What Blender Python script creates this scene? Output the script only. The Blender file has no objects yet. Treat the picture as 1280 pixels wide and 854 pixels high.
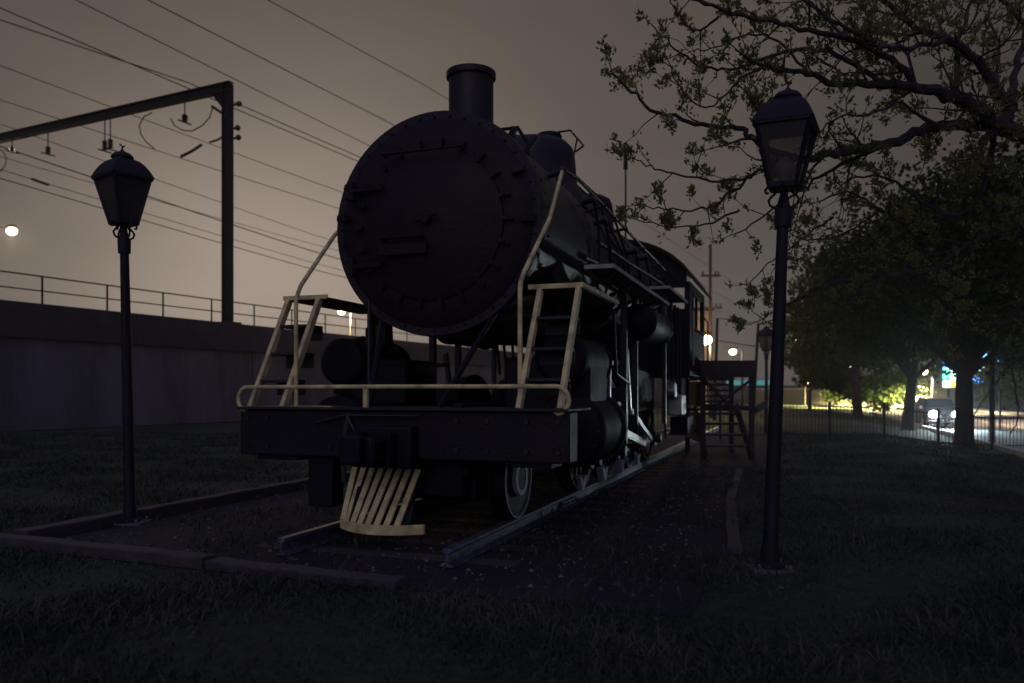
import bpy, math, random
import numpy as np
from mathutils import Vector, Matrix, Euler

random.seed(7)
rng = np.random.default_rng(11)
S = bpy.context.scene
COL = S.collection
R = math.radians
PI = math.pi

# ------------------------------------------------------------------ camera
EYE = 1.4
cd = bpy.data.cameras.new('camera')
cam = bpy.data.objects.new('camera', cd)
COL.objects.link(cam)
cam.location = (0, 0, EYE)
cam.rotation_euler = (R(90), 0, 0)
cd.sensor_width = 36
cd.lens = 28.125
cd.shift_y = 0.0492
cd.clip_start = 0.05
cd.clip_end = 3000
cd.dof.use_dof = True
cd.dof.focus_distance = 7.2
cd.dof.aperture_fstop = 1.5
cd.dof.aperture_blades = 0
S.camera = cam

# ------------------------------------------------------------------ render and view
S.render.engine = 'CYCLES'
S.view_settings.view_transform = 'Standard'
S.view_settings.look = 'None'
S.view_settings.gamma = 1
S.view_settings.exposure = 0
S.cycles.use_denoising = True
S.cycles.use_adaptive_sampling = False
S.cycles.max_bounces = 5
S.cycles.diffuse_bounces = 2
S.cycles.glossy_bounces = 3
S.cycles.transparent_max_bounces = 16
S.cycles.sample_clamp_indirect = 2.0
S.cycles.caustics_reflective = False
S.cycles.caustics_refractive = False

# ------------------------------------------------------------------ world: a cloudy night sky lit from below by a city
w = bpy.data.worlds.new('World')
S.world = w
w.use_nodes = True
nt = w.node_tree
nt.nodes.clear()
N = nt.nodes.new
L = nt.links.new
tc = N('ShaderNodeTexCoord')
def dotglow(d, k, col, amp):
    d = Vector(d).normalized()
    a = N('ShaderNodeVectorMath'); a.operation = 'DOT_PRODUCT'
    L(tc.outputs['Generated'], a.inputs[0]); a.inputs[1].default_value = d
    m = N('ShaderNodeMath'); m.operation = 'MAXIMUM'; L(a.outputs['Value'], m.inputs[0]); m.inputs[1].default_value = 0
    p = N('ShaderNodeMath'); p.operation = 'POWER'; L(m.outputs[0], p.inputs[0]); p.inputs[1].default_value = k
    v = N('ShaderNodeVectorMath'); v.operation = 'SCALE'
    v.inputs[0].default_value = [c * amp for c in col]; L(p.outputs[0], v.inputs['Scale'])
    return v.outputs[0]
def vadd(a, b):
    n = N('ShaderNodeVectorMath'); n.operation = 'ADD'; L(a, n.inputs[0]); L(b, n.inputs[1]); return n.outputs[0]
base = N('ShaderNodeCombineXYZ')
base.inputs[0].default_value, base.inputs[1].default_value, base.inputs[2].default_value = 0.022, 0.019, 0.022
tot = vadd(base.outputs[0], dotglow((-.30, 1, .06), 30, (1.0, .81, .655), .284))
tot = vadd(tot, dotglow((-.20, 1, .25), 3.0, (1.0, .79, .56), .086))
tot = vadd(tot, dotglow((.30, 1, -.05), 26, (.80, .85, 1.0), .030))
tot = vadd(tot, dotglow((0, -.55, 1), 1.3, (.46, .44, 1.0), .31))
noise = N('ShaderNodeTexNoise'); noise.inputs['Scale'].default_value = 2.2; noise.inputs['Detail'].default_value = 5
mp = N('ShaderNodeMapping'); mp.inputs['Scale'].default_value = (1, 1, 2.2)
L(tc.outputs['Generated'], mp.inputs[0]); L(mp.outputs[0], noise.inputs['Vector'])
mr = N('ShaderNodeMapRange'); L(noise.outputs['Fac'], mr.inputs['Value'])
mr.inputs['From Min'].default_value = .3; mr.inputs['From Max'].default_value = .7
mr.inputs['To Min'].default_value = .86; mr.inputs['To Max'].default_value = 1.13
sc = N('ShaderNodeVectorMath'); sc.operation = 'SCALE'; L(tot, sc.inputs[0]); L(mr.outputs[0], sc.inputs['Scale'])
bg = N('ShaderNodeBackground'); L(sc.outputs[0], bg.inputs['Color']); bg.inputs['Strength'].default_value = 1.0
wo = N('ShaderNodeOutputWorld')
# the last trace of the sky's own light behind the city glow
sky = N('ShaderNodeTexSky'); sky.sky_type = 'NISHITA'; sky.sun_disc = False
sky.sun_elevation = R(35); sky.sun_rotation = R(200)
bg2 = N('ShaderNodeBackground'); L(sky.outputs[0], bg2.inputs['Color']); bg2.inputs['Strength'].default_value = 0.0009
ad = N('ShaderNodeAddShader'); L(bg.outputs[0], ad.inputs[0]); L(bg2.outputs[0], ad.inputs[1])
L(ad.outputs[0], wo.inputs['Surface'])

# moonless night: a very weak, very soft sun stands for the street behind the photographer
sd = bpy.data.lights.new('sun', 'SUN')
sd.energy = 0.22
sd.angle = R(40)
sd.color = (1.0, .90, .95)
so = bpy.data.objects.new('sun', sd)
COL.objects.link(so)
so.rotation_euler = Vector((0.28, 1, -0.38)).to_track_quat('-Z', 'Y').to_euler()

# ------------------------------------------------------------------ materials
def mat(name, col, rough=.7, metal=0, var=.25, scale=6, bump=.15, bscale=30, col2=None, emit=None, estr=0, spec=.5, stretch=(1, 1, 1), bdist=.02):
    m = bpy.data.materials.new(name); m.use_nodes = True
    t = m.node_tree; b = t.nodes['Principled BSDF']
    n = t.nodes.new; l = t.links.new
    c = n('ShaderNodeTexCoord'); mpn = n('ShaderNodeMapping'); mpn.inputs['Scale'].default_value = stretch
    l(c.outputs['Object'], mpn.inputs[0])
    tx = n('ShaderNodeTexNoise'); tx.inputs['Scale'].default_value = scale; tx.inputs['Detail'].default_value = 6; tx.inputs['Roughness'].default_value = .62
    l(mpn.outputs[0], tx.inputs['Vector'])
    rp = n('ShaderNodeValToRGB')
    rp.color_ramp.elements[0].position = .33; rp.color_ramp.elements[1].position = .68
    k = 1 - var
    rp.color_ramp.elements[0].color = (*(col2 if col2 else [x * k for x in col]), 1)
    rp.color_ramp.elements[1].color = (*[min(1, x * (1 + var * .6)) for x in col], 1)
    l(tx.outputs['Fac'], rp.inputs[0]); l(rp.outputs[0], b.inputs['Base Color'])
    b.inputs['Metallic'].default_value = metal
    b.inputs['Specular IOR Level'].default_value = spec
    mr = n('ShaderNodeMapRange'); l(tx.outputs['Fac'], mr.inputs['Value'])
    mr.inputs['To Min'].default_value = max(.05, rough - .14); mr.inputs['To Max'].default_value = min(1, rough + .14)
    l(mr.outputs[0], b.inputs['Roughness'])
    if bump:
        t2 = n('ShaderNodeTexNoise'); t2.inputs['Scale'].default_value = bscale; t2.inputs['Detail'].default_value = 5
        l(mpn.outputs[0], t2.inputs['Vector'])
        bp = n('ShaderNodeBump'); bp.inputs['Strength'].default_value = bump; bp.inputs['Distance'].default_value = bdist
        l(t2.outputs['Fac'], bp.inputs['Height']); l(bp.outputs[0], b.inputs['Normal'])
    if emit:
        b.inputs['Emission Color'].default_value = (*emit, 1); b.inputs['Emission Strength'].default_value = estr
    return m

M = {}
M['black'] = mat('black_paint', (.005, .0045, .010), .58, 0, .3, 4, .2, 40, col2=(.008, .006, .010), spec=.2)
M['boiler'] = mat('boiler_paint', (.006, .005, .011), .5, 0, .35, 2, .3, 18, col2=(.020, .012, .015), spec=.3)
M['front'] = mat('smokebox_paint', (.007, .005, .011), .6, 0, .35, 1.6, .35, 18, col2=(.020, .011, .014), spec=.2)
M['iron'] = mat('worn_iron', (.028, .026, .032), .42, .4, .4, 8, .2, 50)
M['bright'] = mat('bare_steel', (.45, .45, .43), .32, .8, .3, 9, .1, 60)
M['yellow'] = mat('cream_yellow_paint', (.76, .67, .29), .6, 0, .25, 6, .25, 50, col2=(.36, .30, .14))
M['greypaint'] = mat('grey_cream_paint', (.34, .33, .29), .5, 0, .3, 9, .1, 60)
M['white'] = mat('dull_white_paint', (.42, .43, .46), .5, 0, .3, 12, .1, 60)
M['rail'] = mat('blue_lit_rail', (.10, .12, .17), .5, .4, .45, 14, .2, 60, col2=(.035, .033, .04))  # bluish light on the steel is put into this colour
M['tie'] = mat('old_timber', (.045, .038, .038), .9, 0, .45, 5, .6, 40, stretch=(1, 1, 6))
M['timber'] = mat('edging_timber', (.048, .042, .044), .85, 0, .4, 5, .6, 30)
M['lamp'] = mat('lamp_post_paint', (.010, .009, .016), .62, 0, .3, 10, .08, 60, spec=.25)
M['concrete'] = mat('wall_concrete', (.085, .080, .10), .9, 0, .6, .6, .4, 12, stretch=(1, 1, .28), bdist=.03)
M['cap'] = mat('cap_concrete', (.035, .03, .042), .9, 0, .4, 1.2, .4, 10)
M['pad'] = mat('pad_concrete', (.10, .095, .10), .9, 0, .3, 5, .4, 40)
M['steel_dark'] = mat('dark_steel', (.006, .005, .009), .85, 0, .3, 3, .1, 30)
M['wire'] = mat('wire_metal', (.02, .018, .018), .6, .3, .2, 3, 0)
M['porcelain'] = mat('insulator', (.03, .022, .02), .3, 0, .2, 3, 0)
M['poleW'] = mat('pole_wood', (.085, .050, .038), .85, 0, .4, 3, .4, 20, stretch=(6, 6, .6))
M['deckwood'] = mat('stair_wood', (.034, .028, .028), .85, 0, .4, 4, .5, 25, stretch=(1, 5, 5))
M['bark'] = mat('bark', (.045, .036, .032), .9, 0, .5, 6, .9, 22, stretch=(2, 2, .5), bdist=.05)
M['twig'] = mat('young_bark', (.034, .028, .027), .85, 0, .4, 8, .4, 30)
M['fence'] = mat('fence_iron', (.016, .016, .018), .5, .2, .2, 5, 0)
M['asphalt'] = mat('asphalt', (.11, .105, .10), .62, 0, .3, .8, .4, 60, stretch=(1, 1, 1))
M['kerb'] = mat('kerb_concrete', (.34, .33, .31), .8, 0, .3, 2, .3, 30)
M['line'] = mat('road_line', (.62, .60, .52), .6, 0, .3, 6, 0)
M['liney'] = mat('road_line_yellow', (.55, .40, .08), .6, 0, .3, 6, 0)
M['carpaint'] = mat('car_paint', (.012, .013, .016), .35, .1, .1, 3, 0)
M['tyre'] = mat('rubber', (.02, .02, .02), .8, 0, .2, 6, .1, 40)
M['carglass'] = mat('dark_glass', (.01, .012, .015), .06, 0, .05, 3, 0)
M['tan'] = mat('tan_wall', (.11, .10, .085), .85, 0, .25, .8, .2, 8)
M['farb'] = mat('far_building', (.12, .12, .13), .8, 0, .2, .5, 0)
M['brick'] = mat('shed_siding', (.35, .28, .20), .8, 0, .3, 2, .3, 12)
M['tread'] = mat('tread_dark', (.02, .02, .022), .6, .2, .3, 9, .2, 60)
M['cable'] = mat('cable', (.015, .015, .015), .7, 0, .2, 3, 0)

def emis(name, col, s):
    m = bpy.data.materials.new(name); m.use_nodes = True
    t = m.node_tree; t.nodes.clear()
    e = t.nodes.new('ShaderNodeEmission'); e.inputs[0].default_value = (*col, 1); e.inputs[1].default_value = s
    o = t.nodes.new('ShaderNodeOutputMaterial'); t.links.new(e.outputs[0], o.inputs[0])
    return m
M['e_warm'] = emis('lit_sodium', (1, .62, .26), 22)
M['e_left'] = emis('lit_left_lamp', (1, .80, .46), 22)
M['e_warmw'] = emis('lit_warm_white', (1, .80, .48), 28)
M['e_head'] = emis('lit_headlight', (.84, .95, 1.0), 420)
M['e_cyan'] = emis('lit_cyan_strip', (.25, .75, .80), .30)
M['e_blue'] = emis('sign_blue', (.10, .34, 1.0), 7)
M['e_bluew'] = emis('sign_pale_blue', (.55, .78, 1.0), 12)
M['e_green'] = emis('sign_green', (.10, .95, .55), 6)
M['e_greenw'] = emis('sign_pale_green', (.62, 1.0, .85), 10)
M['e_orange'] = emis('sign_orange', (1.0, .42, .04), 6)

def leafmat(name, c1, c2, trans=.35):
    m = bpy.data.materials.new(name); m.use_nodes = True
    t = m.node_tree; t.nodes.clear(); n = t.nodes.new; l = t.links.new
    c = n('ShaderNodeTexCoord'); tx = n('ShaderNodeTexNoise'); tx.inputs['Scale'].default_value = 1.3; tx.inputs['Detail'].default_value = 4
    l(c.outputs['Object'], tx.inputs[0])
    rp = n('ShaderNodeValToRGB'); rp.color_ramp.elements[0].position = .35; rp.color_ramp.elements[1].position = .65
    rp.color_ramp.elements[0].color = (*c1, 1); rp.color_ramp.elements[1].color = (*c2, 1)
    l(tx.outputs['Fac'], rp.inputs[0])
    d = n('ShaderNodeBsdfDiffuse'); tr = n('ShaderNodeBsdfTranslucent'); mx = n('ShaderNodeMixShader'); mx.inputs[0].default_value = trans
    l(rp.outputs[0], d.inputs[0]); l(rp.outputs[0], tr.inputs[0]); l(d.outputs[0], mx.inputs[1]); l(tr.outputs[0], mx.inputs[2])
    o = n('ShaderNodeOutputMaterial'); l(mx.outputs[0], o.inputs[0])
    return m
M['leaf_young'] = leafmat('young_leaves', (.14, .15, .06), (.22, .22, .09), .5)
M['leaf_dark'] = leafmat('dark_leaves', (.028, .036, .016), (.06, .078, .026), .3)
M['leaf_lit'] = leafmat('lamplit_leaves', (.06, .09, .03), (.11, .15, .04), .4)  # brighter leaf colour stands in for lamplight on these crowns
M['grassblade'] = leafmat('grass_blades', (.038, .052, .036), (.085, .086, .072), .2)

def glassmat(nm, lo, hi):
    m = bpy.data.materials.new(nm); m.use_nodes = True
    t = m.node_tree; t.nodes.clear(); n = t.nodes.new; l = t.links.new
    c = n('ShaderNodeTexCoord'); tx = n('ShaderNodeTexNoise'); tx.inputs['Scale'].default_value = 9; tx.inputs['Detail'].default_value = 5
    l(c.outputs['Object'], tx.inputs[0])
    tr = n('ShaderNodeBsdfTransparent'); tr.inputs[0].default_value = (.82, .81, .78, 1)
    d = n('ShaderNodeBsdfDiffuse'); d.inputs[0].default_value = (.06, .058, .055, 1)
    g = n('ShaderNodeBsdfGlossy'); g.inputs['Roughness'].default_value = .25; g.inputs[0].default_value = (.5, .5, .5, 1)
    mr = n('ShaderNodeMapRange'); l(tx.outputs['Fac'], mr.inputs['Value']); mr.inputs['To Min'].default_value = lo; mr.inputs['To Max'].default_value = hi
    m1 = n('ShaderNodeMixShader'); l(mr.outputs[0], m1.inputs[0]); l(tr.outputs[0], m1.inputs[1]); l(d.outputs[0], m1.inputs[2])
    m2 = n('ShaderNodeMixShader'); m2.inputs[0].default_value = .08; l(m1.outputs[0], m2.inputs[1]); l(g.outputs[0], m2.inputs[2])
    o = n('ShaderNodeOutputMaterial'); l(m2.outputs[0], o.inputs[0])
    return m
M['glass'] = glassmat('smoky_lantern_glass', -.05, .45)
M['glass_dark'] = glassmat('sooty_lantern_glass', .5, .95)
M['globe'] = mat('unlit_bulb_globe', (.40, .38, .34), .4, 0, .1, 3, 0)

def groundmat(name, cols, scale, bscale, bd):
    m = bpy.data.materials.new(name); m.use_nodes = True
    t = m.node_tree; b = t.nodes['Principled BSDF']; n = t.nodes.new; l = t.links.new
    c = n('ShaderNodeTexCoord')
    tx = n('ShaderNodeTexNoise'); tx.inputs['Scale'].default_value = scale; tx.inputs['Detail'].default_value = 8; tx.inputs['Roughness'].default_value = .7
    l(c.outputs['Object'], tx.inputs[0])
    big = n('ShaderNodeTexNoise'); big.inputs['Scale'].default_value = .35; big.inputs['Detail'].default_value = 3
    l(c.outputs['Object'], big.inputs[0])
    av = n('ShaderNodeMath'); av.operation = 'MULTIPLY_ADD'; l(big.outputs['Fac'], av.inputs[0]); av.inputs[1].default_value = .8
    hf = n('ShaderNodeMath'); hf.operation = 'MULTIPLY_ADD'; l(tx.outputs['Fac'], hf.inputs[0]); hf.inputs[1].default_value = .9; hf.inputs[2].default_value = -.35
    l(hf.outputs[0], av.inputs[2])
    rp = n('ShaderNodeValToRGB'); e = rp.color_ramp.elements
    e[0].position = .25; e[0].color = (*cols[0], 1); e[1].position = .75; e[1].color = (*cols[-1], 1)
    for i, cc in enumerate(cols[1:-1]):
        q = e.new(.25 + .5 * (i + 1) / (len(cols) - 1)); q.color = (*cc, 1)
    l(av.outputs[0], rp.inputs[0]); l(rp.outputs[0], b.inputs['Base Color'])
    b.inputs['Roughness'].default_value = .92; b.inputs['Specular IOR Level'].default_value = .2
    t2 = n('ShaderNodeTexNoise'); t2.inputs['Scale'].default_value = bscale; t2.inputs['Detail'].default_value = 6; l(c.outputs['Object'], t2.inputs[0])
    bp = n('ShaderNodeBump'); bp.inputs['Strength'].default_value = .9; bp.inputs['Distance'].default_value = bd
    l(t2.outputs['Fac'], bp.inputs['Height']); l(bp.outputs[0], b.inputs['Normal'])
    return m
M['ground'] = groundmat('grass_ground', [(.024, .026, .027), (.028, .036, .027), (.036, .056, .029), (.058, .062, .052)], 5, 14, .10)
M['bed'] = groundmat('cinder_bed', [(.016, .015, .019), (.028, .028, .032), (.052, .050, .054)], 16, 26, .07)

# ------------------------------------------------------------------ mesh builder
class MB:
    def __init__(s): s.v = []; s.f = []
    def add(s, vs, fs):
        o = len(s.v); s.v += [tuple(v) for v in vs]; s.f += [tuple(i + o for i in f) for f in fs]; return s
    def box(s, x0, x1, y0, y1, z0, z1):
        return s.add([(x, y, z) for x in (x0, x1) for y in (y0, y1) for z in (z0, z1)],
                     [(0, 1, 3, 2), (4, 6, 7, 5), (0, 4, 5, 1), (2, 3, 7, 6), (0, 2, 6, 4), (1, 5, 7, 3)])
    def bar(s, p, q, wd, ht, up=(0, 0, 1)):
        p = Vector(p); q = Vector(q); d = (q - p).normalized(); up = Vector(up)
        if abs(d.dot(up)) > .98: up = Vector((0, 1, 0))
        sx = d.cross(up).normalized() * wd / 2; sz = sx.cross(d).normalized() * ht / 2
        vs = [a + b * sx + c * sz for a in (p, q) for b in (-1, 1) for c in (-1, 1)]
        return s.add(vs, [(0, 1, 3, 2), (4, 6, 7, 5), (0, 4, 5, 1), (2, 3, 7, 6), (0, 2, 6, 4), (1, 5, 7, 3)])
    def tube(s, pts, r, n=8, caps=True):
        pts = [Vector(p) for p in pts]; k = len(pts)
        rs = r if isinstance(r, (list, tuple)) else [r] * k
        vs = []; prev = None
        for i, p in enumerate(pts):
            d = (pts[min(i + 1, k - 1)] - pts[max(i - 1, 0)])
            d = d.normalized() if d.length > 1e-9 else Vector((0, 0, 1))
            if prev is None:
                u = d.cross(Vector((0, 0, 1)) if abs(d.z) < .9 else Vector((1, 0, 0))).normalized()
            else:
                u = (prev - d * prev.dot(d)); u = u.normalized() if u.length > 1e-6 else d.orthogonal().normalized()
            prev = u; v = d.cross(u)
            for j in range(n):
                a = 2 * PI * j / n
                vs.append(p + (u * math.cos(a) + v * math.sin(a)) * rs[i])
        fs = [(i * n + j, i * n + (j + 1) % n, (i + 1) * n + (j + 1) % n, (i + 1) * n + j) for i in range(k - 1) for j in range(n)]
        if caps: fs += [tuple(range(n))[::-1], tuple(range((k - 1) * n, k * n))]
        return s.add(vs, fs)
    def cyl(s, p, q, r, n=20, r2=None): return s.tube([p, q], [r, r if r2 is None else r2], n)
    def lathe(s, o, axis, prof, n=40, caps=True):
        # prof: (distance along axis, radius)
        o = Vector(o); ax = Vector(axis).normalized(); u = ax.orthogonal().normalized(); v = ax.cross(u)
        if abs(ax.z) < .5: u = Vector((0, 0, 1)); v = ax.cross(u).normalized()
        vs = []
        for (t, r) in prof:
            for j in range(n):
                a = 2 * PI * j / n
                vs.append(o + ax * t + (u * math.cos(a) + v * math.sin(a)) * r)
        k = len(prof)
        fs = [(i * n + j, i * n + (j + 1) % n, (i + 1) * n + (j + 1) % n, (i + 1) * n + j) for i in range(k - 1) for j in range(n)]
        if caps: fs += [tuple(range(n))[::-1], tuple(range((k - 1) * n, k * n))]
        return s.add(vs, fs)
    def ring(s, o, axis, r0, r1, t0, t1, n=48):
        o = Vector(o); ax = Vector(axis).normalized(); u = ax.orthogonal().normalized(); v = ax.cross(u)
        vs = []
        for (t, r) in ((t0, r0), (t0, r1), (t1, r1), (t1, r0)):
            for j in range(n):
                a = 2 * PI * j / n
                vs.append(o + ax * t + (u * math.cos(a) + v * math.sin(a)) * r)
        fs = [(i * n + j, i * n + (j + 1) % n, ((i + 1) % 4) * n + (j + 1) % n, ((i + 1) % 4) * n + j) for i in range(4) for j in range(n)]
        return s.add(vs, fs)
    def ball(s, c, r, n=10, sq=(1, 1, 1)):
        prof = [(-math.cos(PI * i / n) * r, max(1e-4, math.sin(PI * i / n) * r)) for i in range(n + 1)]
        o = len(s.v); s.lathe((0, 0, 0), (0, 0, 1), prof, n * 2)
        for i in range(o, len(s.v)):
            x, y, z = s.v[i]; s.v[i] = (c[0] + x * sq[0], c[1] + y * sq[1], c[2] + z * sq[2])
        return s
    def build(s, name, m, parent=None, smooth=True, bevel=0):
        me = bpy.data.meshes.new(name); me.from_pydata(s.v, [], s.f); me.validate(); me.update()
        import bmesh
        bm = bmesh.new(); bm.from_mesh(me); bmesh.ops.recalc_face_normals(bm, faces=bm.faces); bm.to_mesh(me); bm.free()
        if smooth:
            for p in me.polygons: p.use_smooth = True
            me.set_sharp_from_angle(angle=R(38))
        me.materials.append(m)
        o = bpy.data.objects.new(name, me); COL.objects.link(o)
        if parent: o.parent = parent
        if bevel:
            b = o.modifiers.new('b', 'BEVEL'); b.width = bevel; b.segments = 2; b.limit_method = 'ANGLE'; b.harden_normals = False
        return o

def tag(o, label, cat, group=None, kind=None):
    o['label'] = label; o['category'] = cat
    if group: o['group'] = group
    if kind: o['kind'] = kind
    return o
def thing(name, label, cat, loc=(0, 0, 0), rz=0, group=None):
    o = bpy.data.objects.new(name, None); COL.objects.link(o); o.location = loc; o.rotation_euler = (0, 0, rz)
    o.empty_display_size = .2
    return tag(o, label, cat, group)
def struct(o): o['kind'] = 'structure'; return o
KIDS = {}
def copy_tree(o, parent=None):
    c = o.copy(); COL.objects.link(c)
    if parent: c.parent = parent
    for ch in [x for x in bpy.data.objects if x.parent == o]: copy_tree(ch, c)
    return c
def W(px, py, d):  # a pixel of the photograph at a given depth, as a world point
    return Vector(((px - 640) / 1000 * d, d, EYE + (490 - py) / 1000 * d))
def sm(t): t = max(0, min(1, t)); return t * t * (3 - 2 * t)
def gz(x, y): return -.35 * sm((x - .354 * y - 2.2) / 3.4)
def G(px, py):  # where the sight line of a pixel meets the ground
    d = EYE * 1000 / max(3, py - 490)
    for _ in range(12):
        z = gz((px - 640) / 1000 * d, d); d = (EYE - z) * 1000 / max(3, py - 490)
    return Vector(((px - 640) / 1000 * d, d, z))

# ------------------------------------------------------------------ ground
TH = R(19.5)
U = Vector((math.cos(TH), -math.sin(TH), 0)); V = Vector((math.sin(TH), math.cos(TH), 0))
C0 = Vector((-1.229, 6.56, 0))
def T(a, s, h=0): return C0 + U * a + V * s + Vector((0, 0, h))
xs = sorted(set(list(np.linspace(-20, 40, 121)) + list(np.linspace(-400, -20, 16)) + list(np.linspace(40, 400, 16))))
ys = sorted(set(list(np.linspace(-15, 60, 100)) + list(np.linspace(-150, -15, 8)) + list(np.linspace(60, 560, 30))))
vs = [(x, y, gz(x, y)) for y in ys for x in xs]
nx = len(xs)
fs = [(j * nx + i, j * nx + i + 1, (j + 1) * nx + i + 1, (j + 1) * nx + i) for j in range(len(ys) - 1) for i in range(nx - 1)]
g = MB(); g.v = vs; g.f = fs
struct(g.build('ground', M['ground'], None))

# bed of cinders inside the timber edging
bed = MB()
bed.add([T(-3.35, -.55, .006), T(2.75, -.75, .006), T(2.65, 22, .006), T(-3.35, 22, .006)], [(0, 1, 2, 3)])
struct(bed.build('track_bed', M['bed']))

# road beyond the trees, running the same way as the tracks
def off(o, y, z): return Vector((o + .354 * y, y, z))
rd = MB(); rd.add([off(6.15, -5, -.344), off(16, -5, -.344), off(16, 420, -.344), off(6.15, 420, -.344)], [(0, 1, 2, 3)])
struct(rd.build('road', M['asphalt']))
kb = MB()
for a in (6.15, 16.0):
    kb.bar(off(a, -5, -.28), off(a, 420, -.28), .18, .16)
struct(kb.build('kerb', M['kerb'], bevel=.01))
ln = MB()
for a in (10.9, 11.15): ln.add([off(a - .06, -5, -.340), off(a + .06, -5, -.340), off(a + .06, 420, -.340), off(a - .06, 420, -.340)], [(0, 1, 2, 3)])
struct(ln.build('road_centre_line', M['liney']))
ln = MB()
ln.add([off(6.55, -5, -.340), off(6.67, -5, -.340), off(6.67, 420, -.340), off(6.55, 420, -.340)], [(0, 1, 2, 3)])
struct(ln.build('road_edge_line', M['line']))
sw = MB(); sw.add([off(16.1, -5, -.255), off(18.2, -5, -.255), off(18.2, 420, -.255), off(16.1, 420, -.255)], [(0, 1, 2, 3)])
struct(sw.build('pavement', M['kerb']))

# ------------------------------------------------------------------ timber edging
def timber(p, q, label, wd=.17, ht=.13):
    m = MB(); p = Vector(p); q = Vector(q); n = 14
    d = (q - p) / n; side = Vector((d.y, -d.x, 0)).normalized()
    vs = []
    for i in range(n + 1):
        c = p + d * i; j = [random.uniform(-.008, .008) for _ in range(4)]
        vs += [c - side * (wd / 2 + j[0]), c + side * (wd / 2 + j[1]), c + side * (wd / 2 + j[1]) + Vector((0, 0, ht + j[2])), c - side * (wd / 2 + j[0]) + Vector((0, 0, ht + j[3]))]
    fs = [(i * 4 + k, i * 4 + (k + 1) % 4, i * 4 + 4 + (k + 1) % 4, i * 4 + 4 + k) for i in range(n) for k in range(4)] + [(3, 2, 1, 0), (n * 4, n * 4 + 1, n * 4 + 2, n * 4 + 3)]
    m.add(vs, fs)
    o = m.build('timber_edging', M['timber'], None, bevel=.012)
    return tag(o, label, 'timber edging', 'weathered timbers edging the track bed')
A = Vector((-4.57, 7.25, 0)); B = Vector((1.25, 4.83, 0))
e = (B - A).normalized()
timber(A - e * .9, A + e * 2.35, 'weathered edging timber at the near left corner in front of the track bed', ht=.10)
timber(A + e * 2.37, A + e * 4.1, 'half buried edging timber in front of the cut rail ends', ht=.075)
timber(A + V * .12, A + V * 3.6, 'edging timber left of the bed beside the left lamp post')
timber(A + V * 3.65, A + V * 8.2 + U * .05, 'far left edging timber running in behind the steps of the engine')
timber(A + V * 8.25 + U * .05, A + V * 14, 'edging timber left of the bed hidden beyond the buffer beam')
Rr = B + V * .2
timber(Rr - U * .05 + V * 1.9, Rr + V * 5.3 - U * .35, 'low edging timber right of the bed beside the nearest lamp post', ht=.035, wd=.13)
timber(Rr + V * 5.4 - U * .35, Rr + V * 9.6 - U * .5, 'edging timber running from the near lamp to the wooden stairs', ht=.04, wd=.13)

# ------------------------------------------------------------------ track
def rail(a, s0, s1, label):
    m = MB(); prof = [(-.065, .0), (.065, .0), (.065, .012), (.012, .03), (.010, .105), (.035, .118), (.035, .15), (-.035, .15), (-.035, .118), (-.010, .105), (-.012, .03), (-.065, .012)]
    n = len(prof); vs = [T(a + x, s, z + .012) for s in (s0, s1) for x, z in prof]
    fs = [(i, (i + 1) % n, n + (i + 1) % n, n + i) for i in range(n)] + [tuple(range(n))[::-1], tuple(range(n, 2 * n))]
    m.add(vs, fs)
    for s in (s0 + 3.2,): m.bar(T(a + .035, s, .075), T(a + .035, s + .62, .075), .022, .07)
    for s in (s0 + 3.28, s0 + 3.42, s0 + 3.6, s0 + 3.74): m.cyl(T(a + .03, s, .08), T(a + .07, s, .08), .016, 6)
    o = m.build('rail', M['rail'], None, bevel=.004)
    return tag(o, label, 'rail', 'rails under the engine')
rail(.755, 0, 24, 'long steel rail under the right wheels tinted with a bluish light')
rail(-.755, -.05, 24, 'dark steel rail under the left wheels with its cut end beside the pilot')
for k in range(30):
    s = .35 + k * .62
    m = MB(); m.box(-1.25, 1.25, -.11, .11, 0, .022)
    o = m.build('railway_tie', M['tie'], None, bevel=.006) if k == 0 else TIE.copy()
    if k == 0: TIE = o
    else: COL.objects.link(o)
    o.location = T(random.uniform(-.05, .05), s, -.011); o.rotation_euler = (0, 0, -TH + random.uniform(-.02, .02))
    tag(o, 'dark wooden tie nearly sunk in the cinders below the rails', 'railway tie', 'sunken ties under the rails')
# small wedges on the near rail
ch = None
for s, lb in ((3.99, 'nearest grey steel chock on the right rail'), (5.22, 'second grey steel chock along the right rail'), (6.42, 'third grey steel chock along the right rail'), (7.74, 'farthest small grey chock on the right rail')):
    if ch is None:
        m = MB(); vs = [(x, y, z) for x in (-.05, .05) for y, z in ((-.06, 0), (.02, 0), (.15, .17), (.10, .19), (-.02, .12), (-.14, .20), (-.17, .17))]
        n = 7; m.add(vs, [tuple(range(n))[::-1], tuple(range(n, 2 * n))] + [(i, (i + 1) % n, n + (i + 1) % n, n + i) for i in range(n)])
        ch = m.build('wheel_chock', M['white'], None, bevel=.006); o = ch
    else:
        o = ch.copy(); COL.objects.link(o)
    o.location = T(.80, s, .163); o.rotation_euler = (0, 0, -TH)
    tag(o, lb, 'wheel chock', 'chocks on the right rail')

# ------------------------------------------------------------------ locomotive (local x = to its right in the photo, y = towards the cab)
loco = thing('steam_locomotive', 'huge black steam locomotive on display with cream yellow ladders, handrails and pilot', 'steam locomotive', C0, -TH)
HB = 3.06   # boiler centre height
K = M['black']
RT = .162   # rail top
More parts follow.
